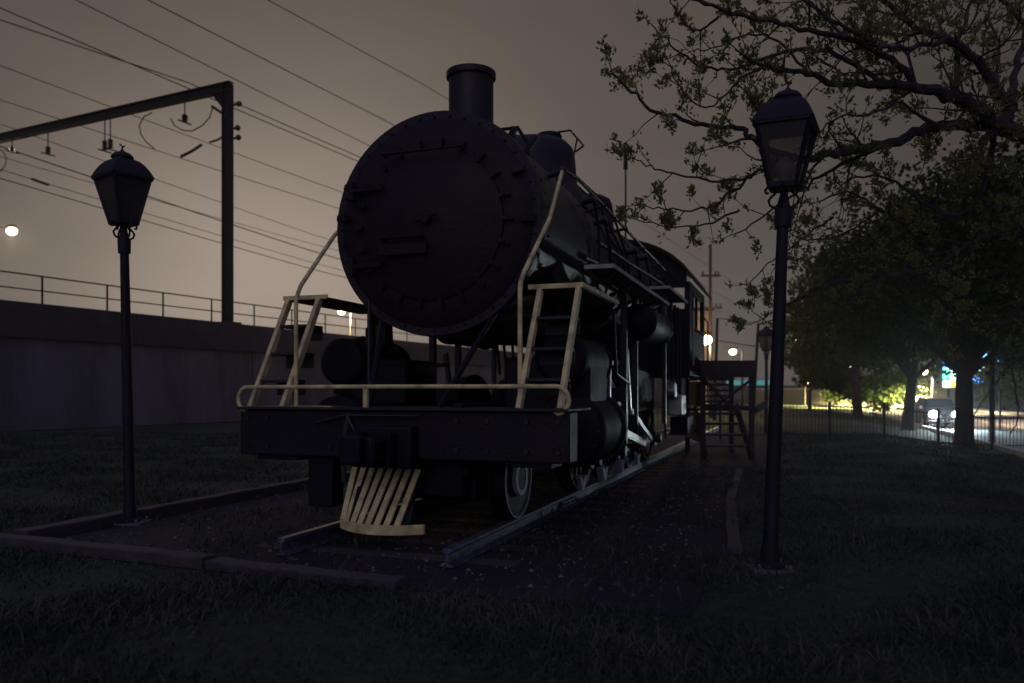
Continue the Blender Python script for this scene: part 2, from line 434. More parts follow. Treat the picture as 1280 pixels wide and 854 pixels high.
# smokebox
m = MB()
m.lathe((0, 0, HB), (0, 1, 0), [(1.40, 1.02), (1.40, 1.105), (1.50, 1.112), (1.585, 1.085), (3.55, 1.085)], 72)
smk = m.build('smokebox', M['boiler'], loco)
m = MB()
for k in range(40):
    a = 2 * PI * k / 40
    m.ball((math.sin(a) * 1.045, 1.395, HB + math.cos(a) * 1.05), .015, 5)
for sx in (1.7, 3.4):
    for k in range(48):
        a = 2 * PI * k / 48
        m.ball((math.sin(a) * 1.085, sx, HB + math.cos(a) * 1.085), .014, 4)
m.build('rivets', M['boiler'], smk)
# front plate and door
m = MB(); m.lathe((0, 0, HB), (0, 1, 0), [(1.44, .80), (1.47, .98), (1.50, 1.03), (1.51, .5)], 72)
fp = m.build('front_plate', M['front'], loco); fp.location.y = -.1
m = MB(); m.lathe((0, 0, HB - .02), (0, 1, 0), [(1.305, .04), (1.315, .22), (1.345, .45), (1.385, .62), (1.40, .70), (1.415, .745), (1.45, .755)], 72)
dr = m.build('smokebox_door', M['front'], loco); dr.location.y = -.1
for k in range(22):
    m = MB(); a = 2 * PI * (k + .5) / 22
    c = Vector((math.sin(a) * .80, 1.42, HB - .02 + math.cos(a) * .80))
    m.bar(c + Vector((math.sin(a) * -.06, -.03, math.cos(a) * -.06)), c + Vector((math.sin(a) * .05, -.01, math.cos(a) * .04)), .036, .024, (0, 1, 0))
    m.cyl(c + Vector((0, .02, 0)), c + Vector((0, -.04, 0)), .014, 6); m.build('door_clamp', M['front'], dr)
m = MB()
for z in (.36, -.40):
    m = MB(); m.bar((-.86, 1.385, HB + z), (-.50, 1.36, HB + z), .04, .045, (0, 1, 0)); m.cyl((-.87, 1.39, HB + z - .09), (-.87, 1.39, HB + z + .09), .035, 10); m.build('door_hinge', M['front'], dr)
m = MB(); m.box(-.50, .02, 1.262, 1.285, HB - .33, HB - .22)
m.box(-.44, -.40, 1.27, 1.36, HB - .30, HB - .25); m.box(-.08, -.04, 1.27, 1.36, HB - .30, HB - .25)
m.build('bracket_plate', M['front'], dr, bevel=.004)
m = MB(); m.bar((-.48, 1.255, HB - .165), (.0, 1.255, HB - .165), .05, .012)
for x in (-.45, -.03): m.bar((x, 1.26, HB - .17), (x, 1.34, HB - .17), .03, .03)
m.build('step_plate', K, dr)
m = MB(); m.cyl((.02, 1.22, HB), (.02, 1.32, HB), .045, 12); m.tube([(-.10, 1.235, HB - .03), (.14, 1.235, HB + .03)], .014, 6)
m.build('door_handle', M['front'], dr)
m = MB()
m.tube([(-.46, 1.38, HB + .66), (-.46, 1.27, HB + .66), (.36, 1.27, HB + .66), (.36, 1.38, HB + .66)], .014, 8)
m.build('grab_rail', M['front'], dr)
for a in (-66, -84, 64, 92):
    aa = R(a); m = MB()
    m.bar((math.sin(aa) * .93, 1.40, HB + math.cos(aa) * .93), (math.sin(aa) * 1.05, 1.44, HB + math.cos(aa) * 1.02), .06, .06, (0, 1, 0))
    m.build('bracket', M['front'], fp)
m = MB(); m.bar((-.90, 1.60, HB + .60), (-.96, 1.58, HB + .70), .07, .05); m.build('marker_bracket', K, loco)
m = MB(); m.bar((.88, 1.60, HB + .66), (1.0, 1.6, HB + .80), .05, .04); m.bar((.70, 1.62, HB + .80), (.76, 1.62, HB + .93), .06, .05); m.build('marker_bracket', K, loco)
# stack
m = MB(); m.lathe((0, 2.34, 0), (0, 0, 1), [(HB + .90, .40), (HB + 1.06, .34), (HB + 1.14, .265), (HB + 1.22, .245), (4.86, .245), (4.86, .2)], 40)
stk = m.build('smoke_stack', M['boiler'], loco)
m = MB(); m.ring((0, 2.34, 0), (0, 0, 1), .20, .272, 4.82, 4.895, 40); m.build('stack_rim', M['boiler'], stk, bevel=.01)
# boiler
m = MB()
m.lathe((0, 0, HB), (0, 1, 0), [(3.55, .98), (3.55, 1.045), (5.6, 1.05), (7.3, 1.12), (9.34, 1.14), (9.34, .9)], 72)
boi = m.build('boiler', M['boiler'], loco)
m = MB()
for s, r in ((3.6, 1.048), (4.6, 1.05), (5.6, 1.055), (6.5, 1.09), (7.35, 1.125), (8.3, 1.135)):
    m.ring((0, 0, HB), (0, 1, 0), r - .01, r + .012, s - .03, s + .03, 64)
m.build('boiler_band', K, boi)
m = MB(); m.box(-.85, .85, 7.2, 9.3, 1.05, 2.5); m.build('firebox', K, loco, bevel=.03)
# sand dome with hatches
m = MB(); m.lathe((0, 4.55, 0), (0, 0, 1), [(HB + .75, .80), (HB + 1.0, .68), (HB + 1.1, .60), (4.50, .57), (4.66, .54), (4.75, .46), (4.79, .28), (4.80, .02)], 40)
sd_ = m.build('sand_dome', M['boiler'], loco)
for x in (-.2, .2):
    m = MB(); m.lathe((x * 1.2, 4.5, 0), (0, 0, 1), [(4.72, .17), (4.82, .17), (4.85, .155), (4.855, .02)], 24); m.build('hatch_lid', K, sd_)
m = MB()
m.tube([(.42, 4.30, 4.80), (.56, 4.4, 4.84), (.56, 5.1, 4.84), (.42, 5.2, 4.8)], .014, 6)
m.tube([(.56, 4.75, 4.84), (.50, 4.75, 4.55)], .012, 6)
m.build('dome_rail', M['iron'], sd_)
for k, x in enumerate((.30, .45, .58)):
    m = MB(); m.tube([(x * .9, 4.95 + k * .06, 4.35), (x + .35, 5.0 + k * .1, 3.95), (1.06 + k * .01, 5.0 + k * .25, 3.35), (1.12, 5.0 + k * .4, 2.75)], .018, 6); m.build('sand_pipe', K, loco)
# bell between the stack and the dome
m = MB(); m.lathe((0, 3.55, 0), (0, 0, 1), [(4.30, .20), (4.33, .195), (4.42, .135), (4.52, .11), (4.58, .07), (4.60, .01)], 24)
bl = m.build('bell', M['iron'], loco)
m = MB(); m.tube([(-.27, 3.55, 4.05), (-.25, 3.55, 4.45), (-.12, 3.55, 4.66), (.12, 3.55, 4.66), (.25, 3.55, 4.45), (.27, 3.55, 4.05)], .025, 8); m.build('bell_yoke', K, bl)
# steam dome
m = MB(); m.lathe((0, 7.75, 0), (0, 0, 1), [(HB + .8, .66), (HB + 1.08, .46), (HB + 1.18, .40), (4.60, .385), (4.72, .34), (4.79, .22), (4.80, .02)], 36); m.build('steam_dome', M['boiler'], loco)
m = MB()
for x, y in ((-.12, 8.6), (.12, 8.6)): m.lathe((x, y, 0), (0, 0, 1), [(4.1, .06), (4.4, .05), (4.42, .07), (4.5, .06), (4.58, .02)], 12)
m.build('safety_valve', M['iron'], loco)
m = MB(); m.tube([(.30, 7.9, 4.35), (.50, 7.9, 4.40)], .025, 8); m.cyl((.50, 7.9, 4.38), (.50, 7.9, 4.58), .04, 10); m.build('whistle', M['iron'], loco)

# handrails along the boiler
for sx in (-1, 1):
    m = MB(); pts = [(sx * 1.05, 2.34, 3.74), (sx * 1.08, 2.8, 3.76), (sx * 1.10, 4.0, 3.72), (sx * 1.16, 6.3, 3.60), (sx * 1.20, 9.2, 3.52)]
    m.tube(pts, .020, 8)
    m.build('boiler_handrail', M['iron'], loco)
    for p, c in (((sx * 1.10, 4.0, 3.72), (sx * .85, 4.0, 3.66)), ((sx * 1.13, 5.2, 3.66), (sx * .85, 5.2, 3.62)), ((sx * 1.16, 6.4, 3.60), (sx * .93, 6.4, 3.56)), ((sx * 1.18, 7.8, 3.56), (sx * .98, 7.8, 3.5))):
        m = MB(); m.tube([c, p], .022, 6); m.ball(p, .036, 6); m.build('handrail_stanchion', M['iron'], loco)
    # front diagonal handrail
    m = MB(); m.tube([(sx * 1.125, .71, 1.24), (sx * 1.125, .71, 2.26), (sx * 1.122, .735, 2.34), (sx * 1.128, .80, 2.43), (sx * 1.165, 1.45, 3.03), (sx * 1.05, 2.3, 3.72)], .021, 10)
    o = m.build('front_handrail', M['yellow'], loco); o['label'] = 'cream yellow bent handrail rising from the front deck to the smokebox'
    m = MB(); m.tube([(sx * 1.05, 2.3, 3.72), (sx * .84, 2.32, 3.66)], .03, 8); m.ball((sx * 1.05, 2.3, 3.72), .042, 6); m.build('handrail_bracket', M['iron'], loco)
    # brace rods from the smokebox to the deck
    m = MB(); m.tube([(sx * .35, .72, 1.25), (sx * .62, 1.50, 2.20)], .028, 8); m.build('smokebox_brace', K, loco)
# small fittings on the boiler's right shoulder
for (s, h, l) in ((3.3, 3.62, .18), (3.9, 3.5, .2), (5.9, 3.45, .25), (6.8, 3.5, .2), (8.1, 3.35, .3)):
    m = MB(); m.cyl((1.0, s, h), (1.16, s, h + .03), .05, 10); m.tube([(1.14, s, h), (1.16, s + l, h - .3), (1.14, s + l * 1.5, h - .75)], .017, 6); m.build('pipe_fitting', M['iron'], loco)
m = MB(); m.tube([(1.12, 3.6, 3.20), (1.14, 5.5, 3.22), (1.2, 7.3, 3.24), (1.22, 9.2, 3.24)], .026, 8); m.build('boiler_pipe', K, loco)
m = MB(); m.tube([(1.10, 3.0, 2.92), (1.14, 4.2, 2.96), (1.18, 6.4, 3.02)], .035, 8); m.build('boiler_pipe', K, loco)

# pilot beam, deck, coupler
m = MB()
m.box(-1.617, 1.617, .52, .78, .81, 1.235)
beam = m.build('pilot_beam', mat('beam_paint', (.010, .008, .015), .6, 0, .4, 3, .3, 30, col2=(.013, .010, .014), spec=.25), loco, bevel=.015)
m = MB()
for x in (-1.52, -1.3, -.62, -.48, .62, .9, 1.25, 1.52):
    for z in (.90, 1.15): m.cyl((x, .50, z), (x, .53, z), .022, 6)
m.build('beam_bolts', M['iron'], beam)
m = MB(); m.box(-1.617, 1.617, .47, 1.25, 1.237, 1.262); m.build('deck_plate', M['tread'], loco, bevel=.004)
m = MB(); m.box(-.95, .95, .80, 1.95, .95, 1.225); m.build('bumper_deck', K, loco, bevel=.02)
m = MB(); m.box(-1.45, -1.0, .56, .88, .765, .808); m.box(1.1, 1.45, .56, .88, .765, .808); m.build('beam_foot', K, loco)
m = MB(); m.box(-.30, .26, .36, .53, .74, 1.10); m.box(-.20, -.16, .20, .36, .78, 1.06); m.box(.10, .14, .20, .36, .78, 1.06); m.build('draft_gear_pocket', K, loco, bevel=.02)
m = MB(); m.box(-.13, .07, .02, .40, .84, 1.0); m.box(-.18, .02, -.08, .06, .80, 1.04); m.bar((.05, .02, .92), (.15, -.10, .92), .07, .22); m.build('coupler', K, loco, bevel=.025)
m = MB(); m.tube([(-.42, .5, 1.2), (-.40, .42, 1.10), (-.40, .36, .9), (-.38, .34, .70), (-.37, .33, .62)], .024, 8); m.ball((-.40, .47, 1.02), .045, 6); m.build('air_hose', M['tyre'], loco)
m = MB(); m.tube([(-.75, .47, 1.12), (-.45, .455, 1.19), (.3, .455, 1.19)], .012, 6); m.tube([(-.42, .455, 1.19), (-.30, .44, 1.0)], .012, 6); m.build('uncoupling_lever', M['iron'], loco)
# pilot footboard with yellow slats
pil = MB()
arc = [(-.53 + .86 * i / 16) for i in range(17)]
def arcs(a): return .30 + 1.05 * (a + .07) ** 2
vs = []; n = len(arc)
for a in arc: vs += [(a, arcs(a), .17), (a, arcs(a), .255), (a, arcs(a) + .035, .255), (a, arcs(a) + .035, .17)]
fs = [(i * 4 + k, i * 4 + (k + 1) % 4, i * 4 + 4 + (k + 1) % 4, i * 4 + 4 + k) for i in range(n - 1) for k in range(4)] + [(3, 2, 1, 0), ((n - 1) * 4, (n - 1) * 4 + 1, (n - 1) * 4 + 2, (n - 1) * 4 + 3)]
pil.add(vs, fs)
pb = pil.build('pilot', M['yellow'], loco, bevel=.004)
pb['label'] = 'small slatted yellow pilot with a curved foot board'
for k in range(8):
    t = k / 7; at = -.455 + .64 * t; ab = -.505 + .625 * t
    m = MB(); m.bar((ab, arcs(ab) + .03, .235), (at, .66, .71), .054, .022, (0, -1, .4)); m.build('slat', M['yellow'], pb, bevel=.003)
m = MB(); m.box(-.42, .24, .67, .72, .64, .80); m.bar((-.36, .64, .62), (-.36, .44, .25), .04, .04); m.bar((.18, .64, .62), (.18, .44, .25), .04, .04); m.build('pilot_frame', K, pb)
# yellow beam-top grab rail with curled ends
m = MB()
hh = 1.445; x0, x1 = -1.62, 1.60; r = .115
pts = [(x0 + .10, .515, 1.25)]
for i in range(9):
    a = PI * 1.35 - (PI * .85) * i / 8
    pts.append((x0 + r * .8 + r * math.cos(a) * .9, .515, hh - r + r * math.sin(a)))
pts += [(-1.0, .515, hh), (0, .515, hh + .002), (1.0, .515, hh)]
for i in range(9):
    a = PI * .5 - PI * .95 * i / 8
    pts.append((x1 - r * .8 + r * math.cos(a) * .9, .515, hh - r + r * math.sin(a)))
pts.append((x1 - .12, .515, 1.25))
m.tube(pts, .020, 10)
gr = m.build('grab_bar', M['yellow'], loco); gr['label'] = 'long cream yellow grab bar with curled ends above the front beam'
m = MB()
for x in (-.26, ): m.box(x - .022, x + .022, .50, .53, 1.25, hh + .02); m.cyl((x, .515, hh), (x, .475, hh), .014, 6)
m.build('grab_bar_post', M['yellow'], gr)
# ladders up to the running boards, platforms
for sx in (-1, 1):
    ld = MB(); ld.bar((sx * 1.165, .56, 1.25), (sx * 1.165, 1.17, 2.33), .045, .075, (0, -1, 0))
    nm = ld.build('ladder', M['yellow'], loco, bevel=.006); nm['label'] = 'cream yellow steps from the front beam up to the running board'
    m = MB(); m.bar((sx * 1.525, .56, 1.25), (sx * 1.525, 1.17, 2.33), .045, .075, (0, -1, 0)); m.build('stringer', M['yellow'], nm, bevel=.006)
    for t in (.22, .47, .73):
        y = .56 + .61 * t; z = 1.25 + 1.08 * t
        m = MB(); m.box(sx * 1.345 - .16, sx * 1.345 + .16, y - .02, y + .26, z, z + .03); m.box(sx * 1.345 - .16, sx * 1.345 + .16, y + .24, y + .26, z - .12, z); m.build('step', M['tread'], nm, bevel=.004)
    m = MB(); m.box(sx * 1.31 - .24, sx * 1.31 + .24, 1.16, 2.62, 2.325, 2.35)
    pf = m.build('running_board', M['tread'], loco)
    m = MB(); m.box(sx * 1.31 - .255, sx * 1.31 + .25, 1.135, 1.16, 2.33, 2.375); m.box(min(sx * 1.553, sx * 1.575), max(sx * 1.553, sx * 1.575), 1.135, 2.62, 2.33, 2.375)
    m.build('board_edge', M['yellow'], pf, bevel=.004)
    for (s0, s1, h, ai) in ((2.43, 6.3, 2.70, 1.25), (6.33, 8.45, 2.96, 1.25)):
        m = MB(); m.box(min(sx * ai, sx * 1.552), max(sx * ai, sx * 1.552), s0 + .02, s1, h, h + .025); pf = m.build('running_board', M['tread'], loco)
        m = MB(); m.box(min(sx * ai, sx * 1.57), max(sx * ai, sx * 1.57), s0 - .01, s0 + .017, h - .01, h + .035); m.box(min(sx * 1.555, sx * 1.575), max(sx * 1.555, sx * 1.575), s0 + .02, s1, h - .01, h + .035); m.build('board_edge', M['greypaint'], pf, bevel=.004)
        m = MB()
        for s in np.arange(s0 + .3, s1, .95): m.bar((sx * 1.05, s, h - .25), (sx * 1.5, s, h - .02), .04, .04)
        m.build('board_bracket', K, pf)
    # cylinders
    m = MB(); m.lathe((sx * 1.27, 0, 1.02), (0, 1, 0), [(1.62, .05), (1.62, .26), (1.66, .34), (1.72, .36), (1.78, .37), (1.80, .34), (2.70, .34), (2.72, .37), (2.80, .37), (2.84, .3), (2.84, .05)], 40)
    cy = m.build('cylinder', K, loco)
    m = MB()
    for k in range(14): a = 2 * PI * k / 14; m.ball((sx * 1.27 + math.cos(a) * .31, 1.655, 1.02 + math.sin(a) * .31), .017, 5)
    m.build('cover_bolts', M['iron'], cy)
    m = MB(); m.lathe((sx * 1.22, 0, 1.72), (0, 1, 0), [(1.62, .05), (1.62, .20), (1.66, .25), (1.74, .26), (1.76, .24), (2.74, .24), (2.76, .26), (2.86, .24), (2.86, .05)], 36); m.build('valve_chest', K, loco)
    m = MB(); m.box(min(sx * .55, sx * 1.45), max(sx * .55, sx * 1.45), 1.85, 2.65, .9, 1.75); m.build('cylinder_saddle', K, loco, bevel=.04)
    m = MB(); m.tube([(sx * 1.05, 2.25, 1.9), (sx * 1.07, 2.25, 2.35), (sx * .92, 2.25, 2.75)], .13, 16); m.build('steam_pipe', K, loco)
    # crosshead guides, rods
    m = MB(); m.box(sx * 1.27 - .05, sx * 1.27 + .05, 2.85, 4.15, 1.22, 1.28); m.box(sx * 1.27 - .05, sx * 1.27 + .05, 2.85, 4.15, .84, .90); m.build('crosshead_guide', M['iron'], loco, bevel=.006)
    m = MB(); m.box(sx * 1.27 - .07, sx * 1.27 + .07, 3.35, 3.72, .90, 1.215); m.cyl((sx * 1.27, 2.8, 1.04), (sx * 1.27, 3.4, 1.04), .04, 12); m.build('crosshead', M['bright'], loco, bevel=.02)
# drivers
DS = (4.05, 5.65, 7.25, 8.85); DR = .72
def wheel(s, r, ax, nsp, nm, w_in=.64, w_out=.80, crank=None):
    for sx in (-1, 1):
        m = MB(); x = sx * w_out; ax_ = (sx, 0, 0)
        z = RT + r
        m.ring((0, s, z), ax_, r * .86, r, w_in, w_out, 56)
        m.ring((0, s, z), ax_, r * .80, r * .87, w_in + .02, w_out - .02, 48)
        m.ring((0, s, z), ax_, r, r + .028, w_in, w_in + .035, 56)
        m.cyl((sx * (w_in - .02), s, z), (sx * (w_out + .03), s, z), r * (.22 if nsp else .30), 24)
        for k in range(nsp):
            a = 2 * PI * k / nsp
            m.bar((sx * (w_in + w_out) / 2, s + math.cos(a) * r * .18, z + math.sin(a) * r * .18), (sx * (w_in + w_out) / 2, s + math.cos(a) * r * .83, z + math.sin(a) * r * .83), .065, .07, (sx, 0, 0))
        if crank is not None:
            pts = [(math.cos(t) * r * .80, math.sin(t) * r * .80) for t in np.linspace(PI / 2 - .8, PI / 2 + .8, 12)]
            vs = [(sx * q, s + p[0], z + p[1]) for q in (w_in + .03, w_out - .015) for p in pts]; n = 12
            m.add(vs, [tuple(range(n)), tuple(range(n, 2 * n))[::-1]] + [(i, (i + 1) % n, n + (i + 1) % n, n + i) for i in range(n)])
        wb = m.build(nm, K, loco)
        m = MB(); m.ring((0, s, z), ax_, r * .965 if r > .6 else r * .945, r * .982, w_out - .002, w_out + .005, 64); m.build('tyre_stripe', M['white'], wb)
        if nsp == 0:
            m = MB(); m.ring((0, s, z), ax_, r * .33, r * .48, w_out + .031, w_out + .04, 40); m.ring((0, s, z), ax_, 0.001, r * .84, w_in + .03, w_out - .05, 40); m.build('hub_ring', M['white'], wb) if 0 else None
            m = MB(); m.ring((0, s, z), ax_, r * .31, r * .43, w_out - .03, w_out + .036, 40); m.build('hub_ring', M['white'], wb)
            m = MB(); m.ring((0, s, z), ax_, .01, r * .90, w_in + .03, w_out - .006, 40); m.build('wheel_plate', K, wb)
        if crank is not None:
            m = MB(); m.cyl((sx * (w_out + .02), s, z - crank), (sx * 1.05, s, z - crank), .075, 16); m.build('crank_pin', M['iron'], wb)
for s in DS: wheel(s, DR, None, 15, 'driving_wheel', crank=.33)
m = MB()
for s in DS: m.cyl((-.64, s, RT + DR), (.64, s, RT + DR), .10, 14)
m.cyl((-.64, 1.62, RT + .40), (.64, 1.62, RT + .40), .08, 14)
m.build('axles', K, loco)
wheel(1.62, .40, None, 0, 'leading_wheel')
for sx in (-1, 1):
    z = RT + DR - .33
    m = MB(); m.bar((sx * .91, DS[0], z), (sx * .91, DS[3], z), .05, .11)
    for s in DS: m.cyl((sx * .88, s, z), (sx * .95, s, z), .13, 20)
    m.build('side_rod', M['iron'], loco, bevel=.006)
    m = MB(); m.bar((sx * 1.20, 3.55, 1.04), (sx * 1.05, DS[2], z), .05, .12); m.cyl((sx * 1.0, DS[2], z), (sx * 1.09, DS[2], z), .15, 20); m.build('main_rod', M['bright'], loco, bevel=.006)
    m = MB(); m.box(sx * 1.32 - .04, sx * 1.32 + .04, 4.12, 4.22, .75, 2.65); m.box(sx * 1.30 - .04, sx * 1.30 + .04, 4.95, 5.03, .95, 2.68); m.box(min(sx * .7, sx * 1.36), max(sx * .7, sx * 1.36), 4.10, 4.20, 1.28, 1.45)
    m.build('guide_yoke', M['iron'], loco, bevel=.008)
    m = MB(); m.bar((sx * 1.28, 4.5, 1.95), (sx * 1.28, 4.75, 1.15), .05, .09); m.bar((sx * 1.24, 2.9, 1.72), (sx * 1.26, 4.55, 1.78), .04, .06); m.bar((sx * 1.27, 3.5, .9), (sx * 1.27, 3.58, 1.70), .035, .06); m.build('valve_gear', M['bright'], loco, bevel=.006)
    m = MB(); m.bar((sx * 1.30, 4.75, 1.15), (sx * 1.15, DS[2] - .1, z + .1), .035, .07); m.build('eccentric_rod', M['bright'], loco)
    # reservoir below the running board
    m = MB(); m.lathe((sx * 1.38, 0, 2.33), (0, 1, 0), [(4.6, .02), (4.63, .12), (4.70, .20), (4.82, .235), (4.84, .245), (4.9, .245), (4.92, .235), (6.25, .235), (6.27, .245), (6.33, .245), (6.35, .235), (6.45, .20), (6.52, .12), (6.55, .02)], 32); m.build('air_reservoir', K, loco)
    for k, s in enumerate((6.9, 7.25, 7.7, 8.2, 8.6)):
        m = MB(); m.tube([(sx * 1.38, s, 2.9), (sx * 1.42, s, 2.3), (sx * 1.40, s + .12, 1.7 - .1 * k)], .028, 8); m.build('hanging_pipe', M['iron'], loco)
    m = MB(); m.box(sx * 1.42 - .03, sx * 1.42 + .03, 6.75, 6.82, .9, 2.9); m.build('hanger_bar', M['iron'], loco)
    m = MB(); m.tube([(sx * 1.45, 2.95, 2.3), (sx * 1.45, 3.1, 1.6), (sx * 1.42, 4.0, 1.5)], .02, 6); m.build('drain_pipe', M['iron'], loco)
    m = MB(); m.box(sx * .52 - .05, sx * .52 + .05, .75, 10.2, .78, 1.30); m.build('frame', K, loco, bevel=.01)
    m = MB(); m.box(sx * 1.42 - .12, sx * 1.42 + .12, 7.9, 8.5, 1.0, 1.35); m.cyl((sx * 1.30, 7.5, 1.42), (sx * 1.50, 7.5, 1.42), .14, 16); m.build('injector', M['bright'] if sx > 0 else K, loco, bevel=.02)
    # brake rigging boxes
    m = MB(); m.box(sx * 1.35 - .16, sx * 1.35 + .16, 8.95, 9.9, .62, .95); m.build('ash_pan_side', K, loco, bevel=.02)
# leading truck frame and step hangers
m = MB(); m.box(-.6, .6, 1.0, 2.3, .40, .62); m.box(-.55, .55, .80, 1.0, .45, .90); m.build('leading_truck', K, loco, bevel=.02)
m = MB(); m.box(-.92, -.66, .60, .80, .34, .81); m.build('step_hanger', K, loco, bevel=.01)
m = MB(); m.box(-.60, .60, .82, 1.9, .62, .95); m.build('frame_front', K, loco, bevel=.02)
# air pump on the far side with a domed top
m = MB()
m.lathe((-1.18, 2.05, 0), (0, 0, 1), [(1.10, .10), (1.12, .27), (1.62, .28), (1.64, .31), (1.80, .31), (1.92, .24), (1.99, .10), (2.02, .02)], 28)
m.build('air_pump', M['front'], loco)
m = MB(); m.cyl((-.92, 1.75, 1.9), (-.92, 1.75, 2.08), .05, 10); m.cyl((-.78, 1.72, 1.9), (-.78, 1.72, 2.1), .045, 10); m.tube([(-.62, 1.2, 1.25), (-.62, 1.2, 2.3)], .018, 8); m.build('pump_pipe', M['iron'], loco)
# cab
CS0, CS1 = 9.35, 11.9; ca = 1.50
cab = MB()
for sx in (-1, 1):
    xa, xb = sorted((sx * ca, sx * (ca - .05)))
    cab.box(xa, xb, CS0, CS1, 1.75, 2.62); cab.box(xa, xb, CS0, CS0 + .42, 2.62, 3.46); cab.box(xa, xb, CS1 - .45, CS1, 2.62, 3.46)
    cab.box(xa, xb, CS0 + .42, CS1 - .45, 3.28, 3.46); cab.box(xa, xb, CS0 + 1.2, CS0 + 1.27, 2.62, 3.28)
    xa, xb = sorted((sx * (ca - .052), sx * .9))
    cab.box(xa, xb, CS0, CS0 + .05, 1.75, 2.95); xa2, xb2 = sorted((sx * (ca - .052), sx * 1.40)); cab.box(xa2, xb2, CS0, CS0 + .05, 2.95, 3.42)
    xa2, xb2 = sorted((sx * 1.18, sx * .9)); cab.box(xa2, xb2, CS0, CS0 + .05, 2.95, 3.42)
    xa2, xb2 = sorted((sx * (ca - .052), sx * .9)); cab.box(xa2, xb2, CS0, CS0 + .05, 3.35, 3.46)
cab.box(-.9, .9, CS0, CS0 + .05, 1.75, 4.0)
cab.box(-ca, ca, CS0, CS1, 1.70, 1.748)
cb = cab.build('cab', K, loco, bevel=.006)
m = MB(); vs = []; n = 17
for s in (CS0 - .25, CS1 + .35):
    for rr in (0, -.05):
        for i in range(n):
            x = -1.62 + 3.24 * i / (n - 1); z = 3.44 + .85 * (1 - abs(x / 1.62) ** 2.3) ** .75
            vs.append((x, s, z + rr))
fs = []
for i in range(n - 1):
    fs += [(i, i + 1, 2 * n + i + 1, 2 * n + i), (n + i, 3 * n + i, 3 * n + i + 1, n + i + 1), (i, n + i, n + i + 1, i + 1), (2 * n + i, 2 * n + i + 1, 3 * n + i + 1, 3 * n + i)]
fs += [(0, 2 * n, 3 * n, n), (n - 1, 2 * n - 1, 4 * n - 1, 3 * n - 1)]
m.add(vs, fs); m.build('cab_roof', K, loco)
m = MB(); vs = []
for s in (CS0 + .002, CS0 + .045):
    for i in range(n):
        x = -1.44 + 2.88 * i / (n - 1); vs.append((x, s, 3.38 + .84 * (1 - abs(x / 1.62) ** 2.3) ** .75))
    vs += [(1.44, s, 3.462), (-1.44, s, 3.462)]
q = n + 2; m.add(vs, [tuple(range(q)), tuple(range(q, 2 * q))[::-1]] + [(i, (i + 1) % q, q + (i + 1) % q, q + i) for i in range(q)]); m.build('cab_front_arch', K, cb)
for sx in (-1, 1):
    m = MB(); m.box(sx * 1.515 - .012, sx * 1.515 + .012, CS0 + .38, CS0 + .42, 2.6, 3.3); m.box(sx * 1.515 - .012, sx * 1.515 + .012, CS1 - .45, CS1 - .41, 2.6, 3.3); m.box(sx * 1.53 - .03, sx * 1.53 + .03, CS0 + .38, CS1 - .41, 2.585, 2.615); m.build('window_frame', M['iron'], cb)
    m = MB(); m.tube([(sx * 1.56, CS1 + .05, 1.2), (sx * 1.56, CS1 + .05, 2.9), (sx * 1.5, CS1, 3.0)], .02, 8); m.tube([(sx * 1.56, CS0 + .0, 1.9), (sx * 1.56, CS0, 2.9)], .02, 8); m.build('cab_handrail', M['bright'], cb)
    m = MB(); m.box(sx * 1.35 - .2, sx * 1.35 + .2, CS1 - .35, CS1 - .05, .55, .60); m.box(sx * 1.35 - .2, sx * 1.35 + .2, CS1 - .35, CS1 - .05, 1.0, 1.05); m.box(sx * 1.35 - .2, sx * 1.35 - .17, CS1 - .3, CS1 - .1, .55, 1.72); m.build('cab_step', K, cb)

